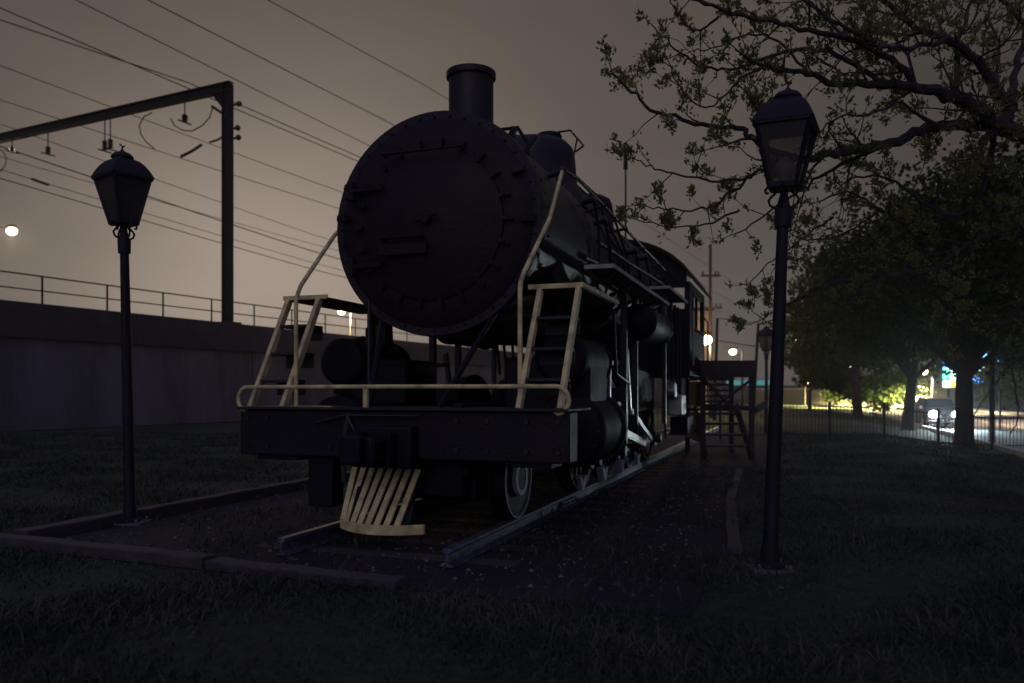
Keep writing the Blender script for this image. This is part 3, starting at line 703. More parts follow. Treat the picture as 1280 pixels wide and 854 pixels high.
# ------------------------------------------------------------------ heritage street lamps
def make_lamp(loc, rz, lean, height, label, gmat='glass'):
    r = thing('street_lamp', label, 'street lamp', loc, 0, 'old fashioned lantern posts around the engine')
    hb = height - .98    # height where the lantern's bottom sits is hb + .16
    m = MB()
    m.lathe((0, 0, 0), (0, 0, 1), [(.02, .115), (.05, .115), (.07, .075), (.16, .070), (.22, .058), (1.2, .055), (hb - .12, .044), (hb - .12, .062), (hb + .02, .066), (hb + .05, .05), (hb + .14, .03), (hb + .20, .03)], 20)
    m.build('post', M['lamp'], r)
    m = MB(); m.box(-.17, .17, -.17, .17, -.02, .022)
    for a in range(4): m.cyl((.12 * (1 if a % 2 else -1), .12 * (1 if a > 1 else -1), .02), (.12 * (1 if a % 2 else -1), .12 * (1 if a > 1 else -1), .06), .018, 6)
    m.build('base_plate', M['pad'], r, bevel=.006)
    for k in range(4):
        a = PI / 2 * k + rz; c, s_ = math.cos(a), math.sin(a); m = MB()
        pts = []
        for (rr, zz) in ((.055, .03), (.10, .055), (.115, .095), (.095, .125), (.065, .15), (.06, .18), (.085, .205), (.125, .205), (.145, .18), (.135, .155), (.115, .16)):
            pts.append((rr * c, rr * s_, hb + zz * 1.0))
        m.tube(pts, .011, 6); m.build('scroll', M['lamp'], r)
    z0 = hb + .20; z1 = z0 + .47; b0, b1 = .100, .198
    rot = Matrix.Rotation(rz, 4, 'Z')
    fr = MB()
    cn = [(1, 1), (-1, 1), (-1, -1), (1, -1)]
    for k in range(4):
        x, y = cn[k]; x2, y2 = cn[(k + 1) % 4]
        fr.bar(rot @ Vector((x * b0, y * b0, z0)), rot @ Vector((x * b1, y * b1, z1)), .026, .026)
        fr.bar(rot @ Vector((x * b0, y * b0, z0)), rot @ Vector((x2 * b0, y2 * b0, z0)), .03, .04)
        fr.bar(rot @ Vector((x * (b1 + .005), y * (b1 + .005), z1)), rot @ Vector((x2 * (b1 + .005), y2 * (b1 + .005), z1)), .045, .035)
    vs = [rot @ Vector((x * b0, y * b0, z)) for z in (z0 - .02, z0 + .0) for x, y in cn]
    fr.add(vs, [(0, 1, 2, 3), (7, 6, 5, 4), (0, 1, 5, 4), (1, 2, 6, 5), (2, 3, 7, 6), (3, 0, 4, 7)])
    lf = fr.build('lantern_frame', M['lamp'], r)
    for k in range(4):
        x, y = cn[k]; x2, y2 = cn[(k + 1) % 4]; f = .985
        m = MB(); vs = []
        for ff in (f, f - .015):
            vs += [rot @ Vector((x * b0 * ff, y * b0 * ff, z0)), rot @ Vector((x2 * b0 * ff, y2 * b0 * ff, z0)), rot @ Vector((x2 * b1 * ff, y2 * b1 * ff, z1)), rot @ Vector((x * b1 * ff, y * b1 * ff, z1))]
        m.add(vs, [(0, 1, 2, 3), (7, 6, 5, 4), (0, 4, 5, 1), (1, 5, 6, 2), (2, 6, 7, 3), (3, 7, 4, 0)])
        m.build('glass_pane', M[gmat], lf)
    m = MB(); prof = [(z1 + .005, .230), (z1 + .02, .222), (z1 + .08, .196), (z1 + .14, .162), (z1 + .185, .122), (z1 + .205, .088)]
    vs = [rot @ Vector((x * q, y * q, z)) for z, q in prof for x, y in cn]; n = len(prof)
    m.add(vs, [(i * 4 + k, i * 4 + (k + 1) % 4, i * 4 + 4 + (k + 1) % 4, i * 4 + 4 + k) for i in range(n - 1) for k in range(4)] + [(3, 2, 1, 0), (n * 4 - 4, n * 4 - 3, n * 4 - 2, n * 4 - 1)])
    rf = m.build('lantern_roof', M['lamp'], r)
    m = MB(); m.lathe((0, 0, 0), (0, 0, 1), [(z1 + .19, .095), (z1 + .215, .098), (z1 + .22, .112), (z1 + .235, .112), (z1 + .265, .085), (z1 + .29, .03), (z1 + .31, .012)], 16); m.build('chimney_cap', M['lamp'], rf)
    m = MB(); m.tube([(0, 0, z1 + .29), (.002, 0, z1 + .345), (-.025, 0, z1 + .37)], .009, 6); m.tube([(0, 0, z1 + .33), (.03, .0, z1 + .35)], .007, 6); m.build('finial', M['lamp'], rf)
    m = MB(); m.lathe((0, 0, 0), (0, 0, 1), [(z0 + .0, .04), (z0 + .05, .04), (z0 + .07, .05), (z0 + .13, .072), (z0 + .19, .06), (z0 + .23, .02), (z0 + .235, .002)], 16); m.build('globe', M['globe'], lf)
    r.rotation_euler = (lean[1], lean[0], 0)
    return r
gl = G(163, 655); make_lamp((gl.x, gl.y, 0), R(45 + 10), (-.022, 0), 3.97, 'dark lantern post on the left between the gantry and the yellow steps', 'glass_dark')
gr_ = G(962, 712); make_lamp((gr_.x, gr_.y, 0), R(-27), (.038, 0), 3.80, 'tallest looking lantern post, nearest on the right, leaning slightly under the branches')
gf = Vector((.318 * 26, 26, gz(.318 * 26, 26))); make_lamp((gf.x, gf.y, gf.z), R(20), (0, 0), 3.55, 'small distant lantern post beside the wooden stairs')

# ------------------------------------------------------------------ wooden viewing stairs by the cab
st = thing('wooden_stairs', 'dark wooden viewing platform with open stairs and cross braced rail beside the cab', 'wooden stairs', W(909, 490, 16.6) * 1 - Vector((0, 0, EYE)), -TH * .15)
def Q(px, py, dd=0): return ((px - 909) / 1000 * 16.6, dd, EYE + (490 - py) / 1000 * 16.6)
def part(m, name, mt=None, par=None, bevel=.006): return m.build(name, mt or M['deckwood'], par or st, bevel=bevel)
for x in (-.50, .50):
    for y in (0, 1.9): m = MB(); m.box(x - .05, x + .05, y - .05, y + .05, 0, 2.0 if y else 1.98); part(m, 'post')
m = MB(); m.box(-.56, .56, 1.83, 1.88, 1.66, 2.06); part(m, 'top_board')
m = MB(); m.box(-.56, .56, -.09, -.052, 1.70, 2.05); part(m, 'front_board')
m = MB(); m.bar((-.50, -.07, 1.66), (.02, -.07, 1.12), .05, .09, (0, 1, 0)); m.bar((.50, -.02, 1.66), (-.25, -.02, 1.10), .05, .09, (0, 1, 0)); part(m, 'cross_brace')
m = MB()
for z in (1.15, 1.28, 1.41, 1.54): m.box(-.45, .45, 1.89, 1.93, z, z + .05)
part(m, 'rail_boards')
m = MB(); m.box(-.45, .45, 1.2, 1.9, .98, 1.03); part(m, 'deck')
for k, (y, z) in enumerate(((.0, .25), (.28, .47), (.56, .69), (.84, .90))):
    m = MB(); m.box(-.45, .45, y, y + .27, z, z + .045); part(m, 'tread', M['timber'])
for x in (-.46, .46):
    m = MB(); m.bar((x, -.15, .08), (x, 1.2, 1.05), .05, .24); part(m, 'stringer')
m = MB(); m.bar((.56, -.05, 1.02), (1.0, .7, 1.16), .05, .14); part(m, 'handrail')
m = MB(); m.box(-.56, -.52, -.05, 1.95, .35, .95); m.box(-.56, -.52, -.05, 1.95, 1.10, 1.62); part(m, 'side_boards')
m = MB(); m.bar((-.5, -.0, 1.10), (.5, -.0, 1.06), .05, .10); part(m, 'mid_rail')

# ------------------------------------------------------------------ viaduct wall, railing and gantry on the left
WD = Vector((.49, 1, 0)); WP = Vector((-17.92, 28, 0))
def wp(t, o=0, h=0):  # t along depth, o outwards to the left, h height
    nrm = Vector((-1, .49, 0)).normalized()
    return WP + WD * t + nrm * o + Vector((0, 0, h))
wl = thing('retaining_wall', 'long stained concrete retaining wall carrying the railway on the left', 'wall', wp(0), 0)
def wallmb(pieces, name, mt):
    m = MB()
    for (t0, t1, o0, o1, h0, h1) in pieces:
        vs = [wp(t, o, h) - WP for t in (t0, t1) for o in (o0, o1) for h in (h0, h1)]
        m.add(vs, [(0, 1, 3, 2), (4, 6, 7, 5), (0, 4, 5, 1), (2, 3, 7, 6), (0, 2, 6, 4), (1, 5, 7, 3)])
    return m.build(name, mt, wl, bevel=.02)
wallmb([(-14, 110, 0, .6, 0, 3.32)], 'wall_face', M['concrete'])
wallmb([(-14, 110, -.16, .8, 3.323, 4.62)], 'parapet', M['cap'])
wallmb([(-14 + k * 6.2, -14 + k * 6.2 + .06, -.02, -.002, .1, 3.3) for k in range(16)], 'expansion_joint', M['cap'])
vd = MB()
vs = [wp(t, o, 3.9) for t in (-14, 110) for o in (.81, 30)]; vs = vs + [v - Vector((0, 0, .8)) for v in vs]
vd.add(vs, [(0, 1, 3, 2), (4, 5, 7, 6), (0, 2, 6, 4), (1, 3, 7, 5), (0, 1, 5, 4), (2, 3, 7, 6)])
struct(vd.build('railway_embankment', M['bed']))
rl = thing('railing', 'thin two bar steel railing along the top of the retaining wall', 'railing', wp(0, .3, 4.62), 0)
o0 = wp(0, .3, 4.62)
m = MB(); m.bar(wp(-14, .3, 5.68) - o0, wp(110, .3, 5.68) - o0, .05, .05); m.build('top_rail', M['steel_dark'], rl)
m = MB(); m.bar(wp(-14, .3, 5.14) - o0, wp(110, .3, 5.14) - o0, .045, .045); m.build('mid_rail', M['steel_dark'], rl)
ps = None
for k in range(-5, 44):
    t = 1.55 + 2.42 * k
    if ps is None:
        m = MB(); m.box(-.028, .028, -.028, .028, 0, 1.08); ps = m.build('railing_post', M['steel_dark'], rl); o = ps
    else: o = ps.copy(); COL.objects.link(o)
    o.location = wp(t, .3, 4.62) - o0
# gantry
gp0 = wp(9.9, .55, 4.62)
nr = Vector((-1, .49, 0)).normalized()
gt = thing('catenary_gantry', 'dark steel catenary gantry standing on the wall and reaching out over the tracks', 'gantry', gp0, 0)
hg = 16.05 - 4.62
m = MB(); ang = math.atan2(nr.y, nr.x)
def obox(cx, o0_, o1_, w_, z0, z1):
    d = WD.normalized()
    vs = [nr * o + d * w__ + Vector((0, 0, z)) for o in (o0_, o1_) for w__ in (-w_, w_) for z in (z0, z1)]
    return vs
BF = [(0, 1, 3, 2), (4, 6, 7, 5), (0, 4, 5, 1), (2, 3, 7, 6), (0, 2, 6, 4), (1, 5, 7, 3)]
m = MB(); m.add(obox(0, -.22, -.18, .17, 0, hg), BF); m.add(obox(0, .18, .22, .17, 0, hg), BF); m.add(obox(0, -.179, .179, .03, 0, hg), BF); m.add(obox(0, -.5, .5, .4, -.03, .1), BF)
m.build('mast', M['steel_dark'], gt)
m = MB(); m.add(obox(0, -.24, 26, .17, hg + .06, hg + .11), BF); m.add(obox(0, -.24, 26, .17, hg - .34, hg - .29), BF); m.add(obox(0, -.24, 26, .03, hg - .289, hg + .059), BF)
m.build('cross_beam', M['steel_dark'], gt)
m = MB(); n_ = Vector(nr)
m.add([n_ * .22 + Vector((0, 0, hg - .34)), n_ * 1.0 + Vector((0, 0, hg - .34)), n_ * .22 + Vector((0, 0, hg - 1.2))] +
      [n_ * .22 + Vector((0, 0, hg - .34)) + WD * .04, n_ * 1.0 + Vector((0, 0, hg - .34)) + WD * .04, n_ * .22 + Vector((0, 0, hg - 1.2)) + WD * .04],
      [(0, 1, 2), (3, 5, 4), (0, 3, 4, 1), (1, 4, 5, 2), (2, 5, 3, 0)])
m.build('knee_plate', M['steel_dark'], gt)
def gpt(px, py):   # a point in the gantry's own plane seen at a pixel
    # solve X/z
    k = (px - 640) / 1000; c = gp0
    t = (k * c.y - c.x) / (nr.x - k * nr.y)
    p = c + nr * t; d = p.y
    return Vector((p.x, p.y, EYE + (490 - py) / 1000 * d))
def insul(px, ytop, ybot, dbl=False):
    a = gpt(px, ytop) - gp0; b = gpt(px, ybot) - gp0; m = MB()
    m.tube([a, b], .03, 6)
    for q in range(5):
        z = b.lerp(a, .05 + q * .055); m.cyl(z, z + Vector((0, 0, .06)), .15, 10, .08)
    m.tube([b - WD * .35, b, b + WD * .35], .04, 6)
    m.build('insulator_string', M['porcelain'], gt)
for (px, y0, y1) in ((15, 172, 190), (60, 162, 193), (131, 146, 189), (138, 145, 187), (231, 122, 153)): insul(px, y0, y1)
for (px, y) in ((299, 130), (297, 160), (298, 172)):
    b = gpt(px, y) - gp0; m = MB(); m.tube([nr * -.2 + Vector((0, 0, b.z)), b], .05, 6); m.ball(b, .14, 6); m.build('bracket_insulator', M['porcelain'], gt)
# loops of jumper cable and pull-off arms hung from the beam
def loop(name, pix, r=.03, mt='wire'):
    m = MB(); pts = [gpt(*p) - gp0 for p in pix]
    m.tube(pts, r, 6); return m.build(name, M[mt], gt)
loop('jumper_cable', [(190, 141), (180, 146), (174, 157), (176, 168), (183, 178), (193, 186)])
loop('jumper_cable', [(213, 148), (218, 157), (228, 163), (240, 164), (253, 157), (262, 147), (266, 134)])
loop('pull_off_arm', [(226, 196), (240, 189), (252, 181)], .07)
loop('pull_off_arm', [(262, 178), (272, 175), (280, 170)], .05)
loop('pull_off_arm', [(265, 133), (284, 146)], .07)
loop('pull_off_arm', [(40, 224), (60, 231)], .08)
loop('jumper_cable', [(0, 215), (6, 208), (8, 198), (4, 190), (-2, 186)])
# wires: px,py in the gantry plane, sag
wires = [
    ((0, 10), (245, 112), .045, 'black overhead wire starting at the upper left corner and crossing down to the gantry corner'),
    ((0, 25), (245, 104), .045, 'thick twin of the upper left overhead wire crossing above the gantry beam'),
    ((95, 0), (460, 178), .035, 'long overhead wire passing just outside the gantry mast'),
    ((185, 0), (495, 154), .035, 'overhead wire running down to the top of the big round boiler front'),
    ((335, 0), (560, 119), .026, 'highest and faintest wire reaching the smoke stack'),
    ((0, 82), (430, 238), .030, 'thin wire passing under the gantry beam corner below the thick pair'),
    ((0, 125), (420, 256), .030, 'thin catenary wire passing just above the lantern of the left lamp'),
    ((0, 155), (420, 300), .026, 'thin wire that runs behind the cap of the left lantern'),
    ((0, 183), (425, 322), .045, 'heavier contact wire meeting the left side of the left lantern'),
    ((0, 196), (425, 311), .024, 'fine wire just below the heavier contact wire'),
    ((0, 212), (425, 335), .026, 'fine wire passing behind the middle of the left lantern'),
    ((0, 223), (425, 343), .035, 'lowest overhead wire above the railing on the left'),
]
for (p0, p1, r, lb) in wires:
    # direction of the wires is the direction of the wall; the first pixel fixes the offset, both fix the height
    a = gpt(*p0)
    # the line a + WD*t must project onto p1: depth from x, height from y
    k = (p1[0] - 640) / 1000; t = (k * a.y - a.x) / (WD.x - k * WD.y); q = a + WD * t
    zq = EYE + (490 - p1[1]) / 1000 * q.y
    slope = (zq - a.z) / t if abs(t) > 1 else 0
    pts = []
    for i in range(-4, 31):
        tt = i * 6.0
        sag = .0
        # spans of 60 m: sag as a shallow parabola from the first masts on
        zz = a.z + slope * min(tt, t if t > 0 else 60) + (0 if tt <= t else 0)
        pts.append(Vector((a.x + WD.x * tt, a.y + WD.y * tt, zz - (.25 * math.sin(PI * ((tt % 60) / 60))))))
    c = pts[0].copy(); m = MB(); m.tube([p - c for p in pts], r * .85, 6)
    o = m.build('overhead_wire', M['wire'], None); o.location = c
    tag(o, lb, 'wire', 'overhead wires along the railway')

# ------------------------------------------------------------------ distant masts and poles
def pole(px, ytop, d, r, label, name='utility_pole', cat='utility pole', mt='poleW', arms=(), r2=None, lean=0, grp=None):
    b = W(px, 490, d); b.z = gz(b.x, b.y)
    h = EYE + (490 - ytop) / 1000 * d - b.z
    t = thing(name, label, cat, b, 0, grp)
    m = MB(); m.tube([(0, 0, -.1), (lean * .5, 0, h * .5), (lean, 0, h)], [r, (r + (r2 or r)) / 2, r2 or r], 12); m.build('shaft', M[mt], t)
    for (y, wd) in arms:
        z = EYE + (490 - y) / 1000 * d - b.z; m = MB(); m.box(-wd / 2, wd / 2, -.13, -.0, z - .06, z + .06); m.build('crossarm', M[mt], t)
        m = MB()
        for x in (-wd / 2 + .1, 0.25 * wd, wd / 2 - .1): m.cyl((x, -.06, z + .06), (x, -.06, z + .24), .045, 8)
        m.build('insulators', M['porcelain'], t)
    return t, h
t, h = pole(782, 180, 30, .055, 'thin dark mast with a knobbed top rising behind the engine', 'mast', 'mast', 'steel_dark', r2=.03)
m = MB(); m.cyl((0, 0, h - .95), (0, 0, h - .25), .085, 8, .07); m.ball((0, 0, h), .06, 6); m.build('top_fitting', M['steel_dark'], t)
pole(888, 308, 46, .12, 'tall reddish wooden utility pole with crossarms lit from a lamp beside it', arms=((345, 1.1), (385, 1.3)), r2=.08)
pole(893, 398, 40, .09, 'slanting dark post just right of the reddish pole', 'mast', 'mast', 'steel_dark', r2=.07, lean=.15)
pole(941, 404, 36, .08, 'slanting dark post behind the right end of the wooden stairs', 'mast', 'mast', 'steel_dark', r2=.06, lean=.25)
for (y0, y1, lb) in ((398, 406, 'upper thin cable between the two slanting posts'), (426, 436, 'lower thin cable between the two slanting posts')):
    a = W(897, y0, 40); b = W(1000, y1, 30); m = MB(); m.tube([Vector((0, 0, 0)), (b - a) * .5 - Vector((0, 0, .08)), b - a], .022, 6)
    o = m.build('cable', M['cable'], None); o.location = a; tag(o, lb, 'cable', 'cables behind the stairs')

# ------------------------------------------------------------------ lit street lights far off, a few added to light the lawn
def streetlight(px, py, d, label, em='e_warm', watts=300, col=(1, .72, .38), r=.18, polex=None, glow=True, mt='steel_dark', spot=0):
    hd = W(px, py, d); px2 = polex if polex is not None else px + 700 / d
    b = W(px2, 490, d); b.z = gz(b.x, b.y) if b.x > -12 else 0
    if b.x < -12: b.z = 3.9
    t = thing('street_light', label, 'street light', b, 0, 'lit street lights in the distance')
    hp = hd - b
    m = MB(); m.tube([(0, 0, 0), (0, 0, hp.z * .6), (0, 0, hp.z + .25)], [.11, .09, .06], 10); m.build('pole', M[mt], t)
    m = MB(); m.tube([(0, 0, hp.z + .2), (hp.x * .5, 0, hp.z + .35), (hp.x, 0, hp.z + .22)], .04, 8); m.build('arm', M[mt], t)
    m = MB(); m.ball((hp.x, 0, hp.z + r * .95), r * .8, 8, (1.3, .8, .45)); m.build('head', M[mt], t)
    m = MB(); m.ball((hp.x, -.02, hp.z), r, 8, (1, .9, .8)); m.build('lens', M[em], t)
    if watts:
        l = bpy.data.lights.new('street_light_glow', 'SPOT' if spot else 'POINT'); l.energy = watts; l.color = col; l.shadow_soft_size = .25
        if spot: l.spot_size = R(spot); l.spot_blend = .6
        lo = bpy.data.objects.new('bulb', l); COL.objects.link(lo); lo.parent = t; lo.location = (hp.x, -.1, hp.z - r * 1.3)
    return t
streetlight(15, 289, 62, 'brightest street light hanging alone above the railing at the left edge', 'e_left', 1500, (1, .82, .55), .38, polex=-30)
streetlight(427, 390, 58, 'street light glowing under the left running board of the engine', 'e_warm', 1500, (1, .66, .34), .26, polex=439, mt='kerb')
streetlight(882, 425, 43, 'large warm light glowing close behind the cab', 'e_warm', 700, (1, .70, .36), .34, polex=888.5)
streetlight(916, 440, 60, 'round warm light standing above the board of the wooden stairs', 'e_warmw', 500, (1, .8, .5), .26)
streetlight(997, 425, 80, 'small amber light at the left edge of the dark trees', 'e_warm', 300, (1, .7, .3), .2)
streetlight(1001, 455, 90, 'warm light low at the left edge of the dark trees', 'e_warm', 300, (1, .7, .3), .3)
streetlight(1060, 460, 78, 'small yellow light under the crowns above the second trunk', 'e_warmw', 90000, (1, .80, .30), .28, spot=160)
streetlight(1155, 465, 66, 'upper one of the stacked warm lights right of the middle trunk', 'e_warmw', 26000, (1, .82, .5), .26, spot=155)
streetlight(1152, 485, 95, 'lower bright light of the stacked pair right of the middle trunk', 'e_warmw', 90000, (1, .82, .50), .45, spot=150)
streetlight(1144, 485, 110, 'small lamp touching the right side of the middle trunk', 'e_warmw', 0, (1, .85, .6), .3)
streetlight(1033, 488, 104, 'added low warm lamp under the crown of the third dark tree, brightening the lawn', 'e_warm', 70000, (1, .76, .28), .34, spot=160)  # added lamp, brightens the far lawn under the trees
streetlight(1098, 480, 92, 'added warm lamp between the second and third trunks, brightening the road', 'e_warmw', 90000, (1, .82, .35), .32, spot=160)  # added lamp, brightens the road behind the trunks
streetlight(1008, 478, 120, 'added amber lamp right of the near lamp post, brightening the lawn', 'e_warm', 50000, (1, .70, .28), .34, spot=160)  # added lamp, brightens the left end of the lawn
streetlight(1128, 470, 120, 'tiny light just left of the middle trunk', 'e_warmw', 0, (1, .8, .5), .34)
streetlight(1310, 380, 44, 'street light beyond the right edge shining on the road', 'e_warmw', 9000, (1, .76, .58), .25, spot=120)

# cool light on the engine's right side comes from the car's headlights
# (the rods catch it too; no flood light stands here)
# ------------------------------------------------------------------ car with bright headlights
cw = W(1182, 490, 38); cw.z = -.344
car = thing('parked_car', 'oncoming car with glaring white headlights beside the nearest trunk', 'car', cw, -TH + R(2))
car.name = 'car'
m = MB(); W2 = .78
prof = [(0, .30), (-.02, .55), (.06, .70), (.35, .80), (1.15, .92), (1.75, 1.36), (2.1, 1.43), (3.2, 1.42), (3.9, 1.0), (4.25, .92), (4.3, .35), (4.2, .22), (.1, .22)]
vs = []
n = len(prof)
for x, ins in ((-W2, 0), (W2, 0)):
    for (y, z) in prof:
        k = .80 if z > 1.1 else (.97 if z > .6 else 1)
        vs.append((x * k, y, z))
m.add(vs, [tuple(range(n)), tuple(range(n, 2 * n))[::-1]] + [(i, (i + 1) % n, n + (i + 1) % n, n + i) for i in range(n)])
body = m.build('body', M['carpaint'], car, bevel=.04)
m = MB(); m.add([(-.66, 1.20, .97), (.66, 1.20, .97), (.56, 1.70, 1.34), (-.56, 1.70, 1.34)], [(0, 1, 2, 3)]); 
for v in range(4): m.v[v] = (m.v[v][0], m.v[v][1] - .035, m.v[v][2] + .03)
m.build('windscreen', M['carglass'], car)
m = MB(); m.box(-.35, .35, -.045, -.022, .42, .56); m.build('grille', M['fence'], car)
m = MB(); m.box(-.80, .80, -.06, .10, .24, .38); m.build('bumper', M['carpaint'], car, bevel=.03)
for sx in (-1, 1):
    m = MB(); m.ball((sx * .50, -.05, .68), .17, 8, (1.25, .5, .85)); m.build('headlight', M['e_head'], car)
    for y in (.85, 3.4):
        m = MB(); m.cyl((sx * .60, y, .31), (sx * .80, y, .31), .31, 24); wv = m.build('wheel', M['tyre'], car)
        m = MB(); m.cyl((sx * .785, y, .31), (sx * .81, y, .31), .18, 16); m.build('rim', M['bright'], wv)
    m = MB(); m.bar((sx * .78, 1.3, .98), (sx * .93, 1.28, 1.02), .10, .13); m.build('wing_mirror', M['carpaint'], car, bevel=.02)
    l = bpy.data.lights.new('headlight_beam', 'SPOT'); l.energy = 3200; l.color = (.70, .93, 1.0); l.spot_size = R(76); l.spot_blend = 1; l.shadow_soft_size = .08
    lo = bpy.data.objects.new('beam', l); COL.objects.link(lo); lo.parent = car; lo.location = (sx * .56, -.13, .66)
    lo.rotation_euler = Vector((.26, -1, -.13)).to_track_quat('-Z', 'Y').to_euler()

# ------------------------------------------------------------------ lit roadside sign board
d = 88
bs = W(1214, 490, d); bs.z = -.35
sg = thing('illuminated_sign', 'tall lit sign in blue, green and orange shining through the leaves behind the nearest trunk', 'sign', bs, -R(8))
def sp(px, py): return ((px - 1214) / 1000 * d, EYE + (490 - py) / 1000 * d + .35)
m = MB(); x0, z0 = sp(1180, 486); x1, z1 = sp(1248, 440); m.box(x0, x1, 0, .4, z0, z1); m.build('cabinet', M['farb'], sg)
for k, (a, b, c, e_, mt) in enumerate(((1181, 442, 1206, 452, 'e_blue'), (1186, 452.3, 1206, 462, 'e_bluew'), (1181, 452.3, 1185.7, 462, 'e_blue'), (1181, 462.3, 1190, 475, 'e_green'), (1190.3, 462.3, 1206, 476, 'e_greenw'), (1181, 476.3, 1189, 484, 'e_greenw'), (1189.3, 476.3, 1206, 484, 'e_orange'),
                                        (1206.3, 442, 1247, 456, 'e_blue'), (1206.3, 456.3, 1232, 466, 'e_bluew'), (1232.3, 456.3, 1247, 470, 'e_bluew'), (1206.3, 470.3, 1247, 480, 'e_blue'))):
    xa, za = sp(a, e_); xb, zb = sp(c, b); m = MB(); m.box(xa, xb, -.05 - .002 * k, -.0, za, zb); m.build('sign_panel', M[mt], sg)
m = MB()
for px in (1188, 1240): x, _ = sp(px, 0); m.box(x - .15, x + .15, .1, .3, 0, z0); 
m.build('sign_post', M['steel_dark'], sg)

# ------------------------------------------------------------------ far walls and low buildings
def farbox(name, px0, px1, y0, y1, d, dep, mt, label, cat, base=True):
    a = W(px0, y1, d); b = W(px1, y0, d); c = Vector(((a.x + b.x) / 2, d, 0)); hw = (b.x - a.x) / 2
    t = thing(name, label, cat, (c.x, d, -.36), 0)
    m = MB(); m.box(-hw, hw, 0, dep, 0, a.z + .36 if a.z > b.z else b.z + .36); m.build('wall', M[mt], t, bevel=.02)
    return t, hw, max(a.z, b.z) + .36
t, hw, zt = farbox('low_building', 905, 1014, 484, 500, 150, 12, 'farb', 'low distant building with a pale cyan lit band left of the trees', 'building')
m = MB(); m.box(-hw - .1, hw + .1, -.3, 12.2, zt, zt + .3); m.build('roof', M['farb'], t)
m = MB(); m.box(-hw + .5, hw - 6.0, -.05, -.01, zt + .35, zt + 1.35); m.build('lit_band', M['e_cyan'], t)
m = MB(); m.box(-hw + .4, hw - 5.9, 0, 8, zt + .303, zt + 1.5); m.build('upper_storey', M['farb'], t)
t, hw, zt = farbox('garden_wall', 935, 1420, 487, 512, 96, .4, 'tan', 'long low tan wall across the road, lit warm by the street lights', 'wall')
m = MB(); m.box(-hw, hw, -.06, .46, zt, zt + .12); m.build('coping', M['kerb'], t)
t, hw, zt = farbox('shed', 872, 888, 388, 520, 48, 2, 'brick', 'narrow lit siding of a shed behind the cab', 'shed')
m = MB(); m.box(-hw - .2, hw + .2, -.2, 2.2, zt, zt + .15); m.build('roof', M['steel_dark'], t)
# utility posts on the right
pole(1240, 445, 27.5, .085, 'slim dark pole right of the nearest trunk', 'signpost', 'post', 'steel_dark', grp=None)
pole(1250, 488, 36, .05, 'thin post close behind the slim dark pole', 'signpost', 'post', 'steel_dark')

# ------------------------------------------------------------------ iron fence
fn = thing('iron_fence', 'low black iron fence crossing the lawn below the trees', 'fence', (0, 0, 0), 0)
fpts = [G(1240, 562), G(1169, 557), G(1102, 553), G(1037, 548)]
dl = (fpts[3] - fpts[0]) / 3
start = fpts[0] - dl * 2
pan = None
for k in range(14):
    a = start + dl * k; b = a + dl; a.z = gz(a.x, a.y); b.z = gz(b.x, b.y)
    if k > 8: break
    m = MB(); m.box(-.035, .035, -.035, .035, 0, 1.05); m.ball((0, 0, 1.08), .045, 5); o = m.build('fence_post', M['fence'], fn); o.location = a
    m = MB(); v = b - a
    for z in (.12, .95): m.bar(Vector((0, 0, z)), v + Vector((0, 0, z)), .03, .03)
    nn = int(v.length / .11)
    for i in range(1, nn): q = v * (i / nn); m.bar(q + Vector((0, 0, .05)), q + Vector((0, 0, 1.02)), .014, .014)
    o = m.build('fence_panel', M['fence'], fn, smooth=False); o.location = a

# ------------------------------------------------------------------ trees
def leaves_mesh(name, centers, dirs, size, m, parent, jitter=.3, per=1, aspect=.45):
    """centers Nx3, dirs Nx3; one folded quad per leaf"""
    n = len(centers); sz = size * rng.uniform(1 - jitter, 1 + jitter, (n, 1))
    d = dirs / (np.linalg.norm(dirs, axis=1, keepdims=True) + 1e-9)
    r = rng.normal(size=(n, 3)); s = np.cross(d, r); s /= (np.linalg.norm(s, axis=1, keepdims=True) + 1e-9)
    a = centers; b = centers + d * sz * .5 + s * sz * aspect; c = centers + d * sz; e = centers + d * sz * .5 - s * sz * aspect
    vs = np.stack([a, b, c, e], 1).reshape(-1, 3)
    me = bpy.data.meshes.new(name)
    me.vertices.add(4 * n); me.vertices.foreach_set('co', vs.astype(np.float32).ravel())
    me.loops.add(4 * n); me.loops.foreach_set('vertex_index', np.arange(4 * n, dtype=np.int32))
    me.polygons.add(n); me.polygons.foreach_set('loop_start', np.arange(0, 4 * n, 4, dtype=np.int32))
    me.polygons.foreach_set('loop_total', np.full(n, 4, np.int32)) if hasattr(me.polygons[0], 'loop_total') and False else None
    me.update(calc_edges=True); me.validate()
    me.materials.append(m)
    o = bpy.data.objects.new(name, me); COL.objects.link(o)
    if parent: o.parent = parent
    return o

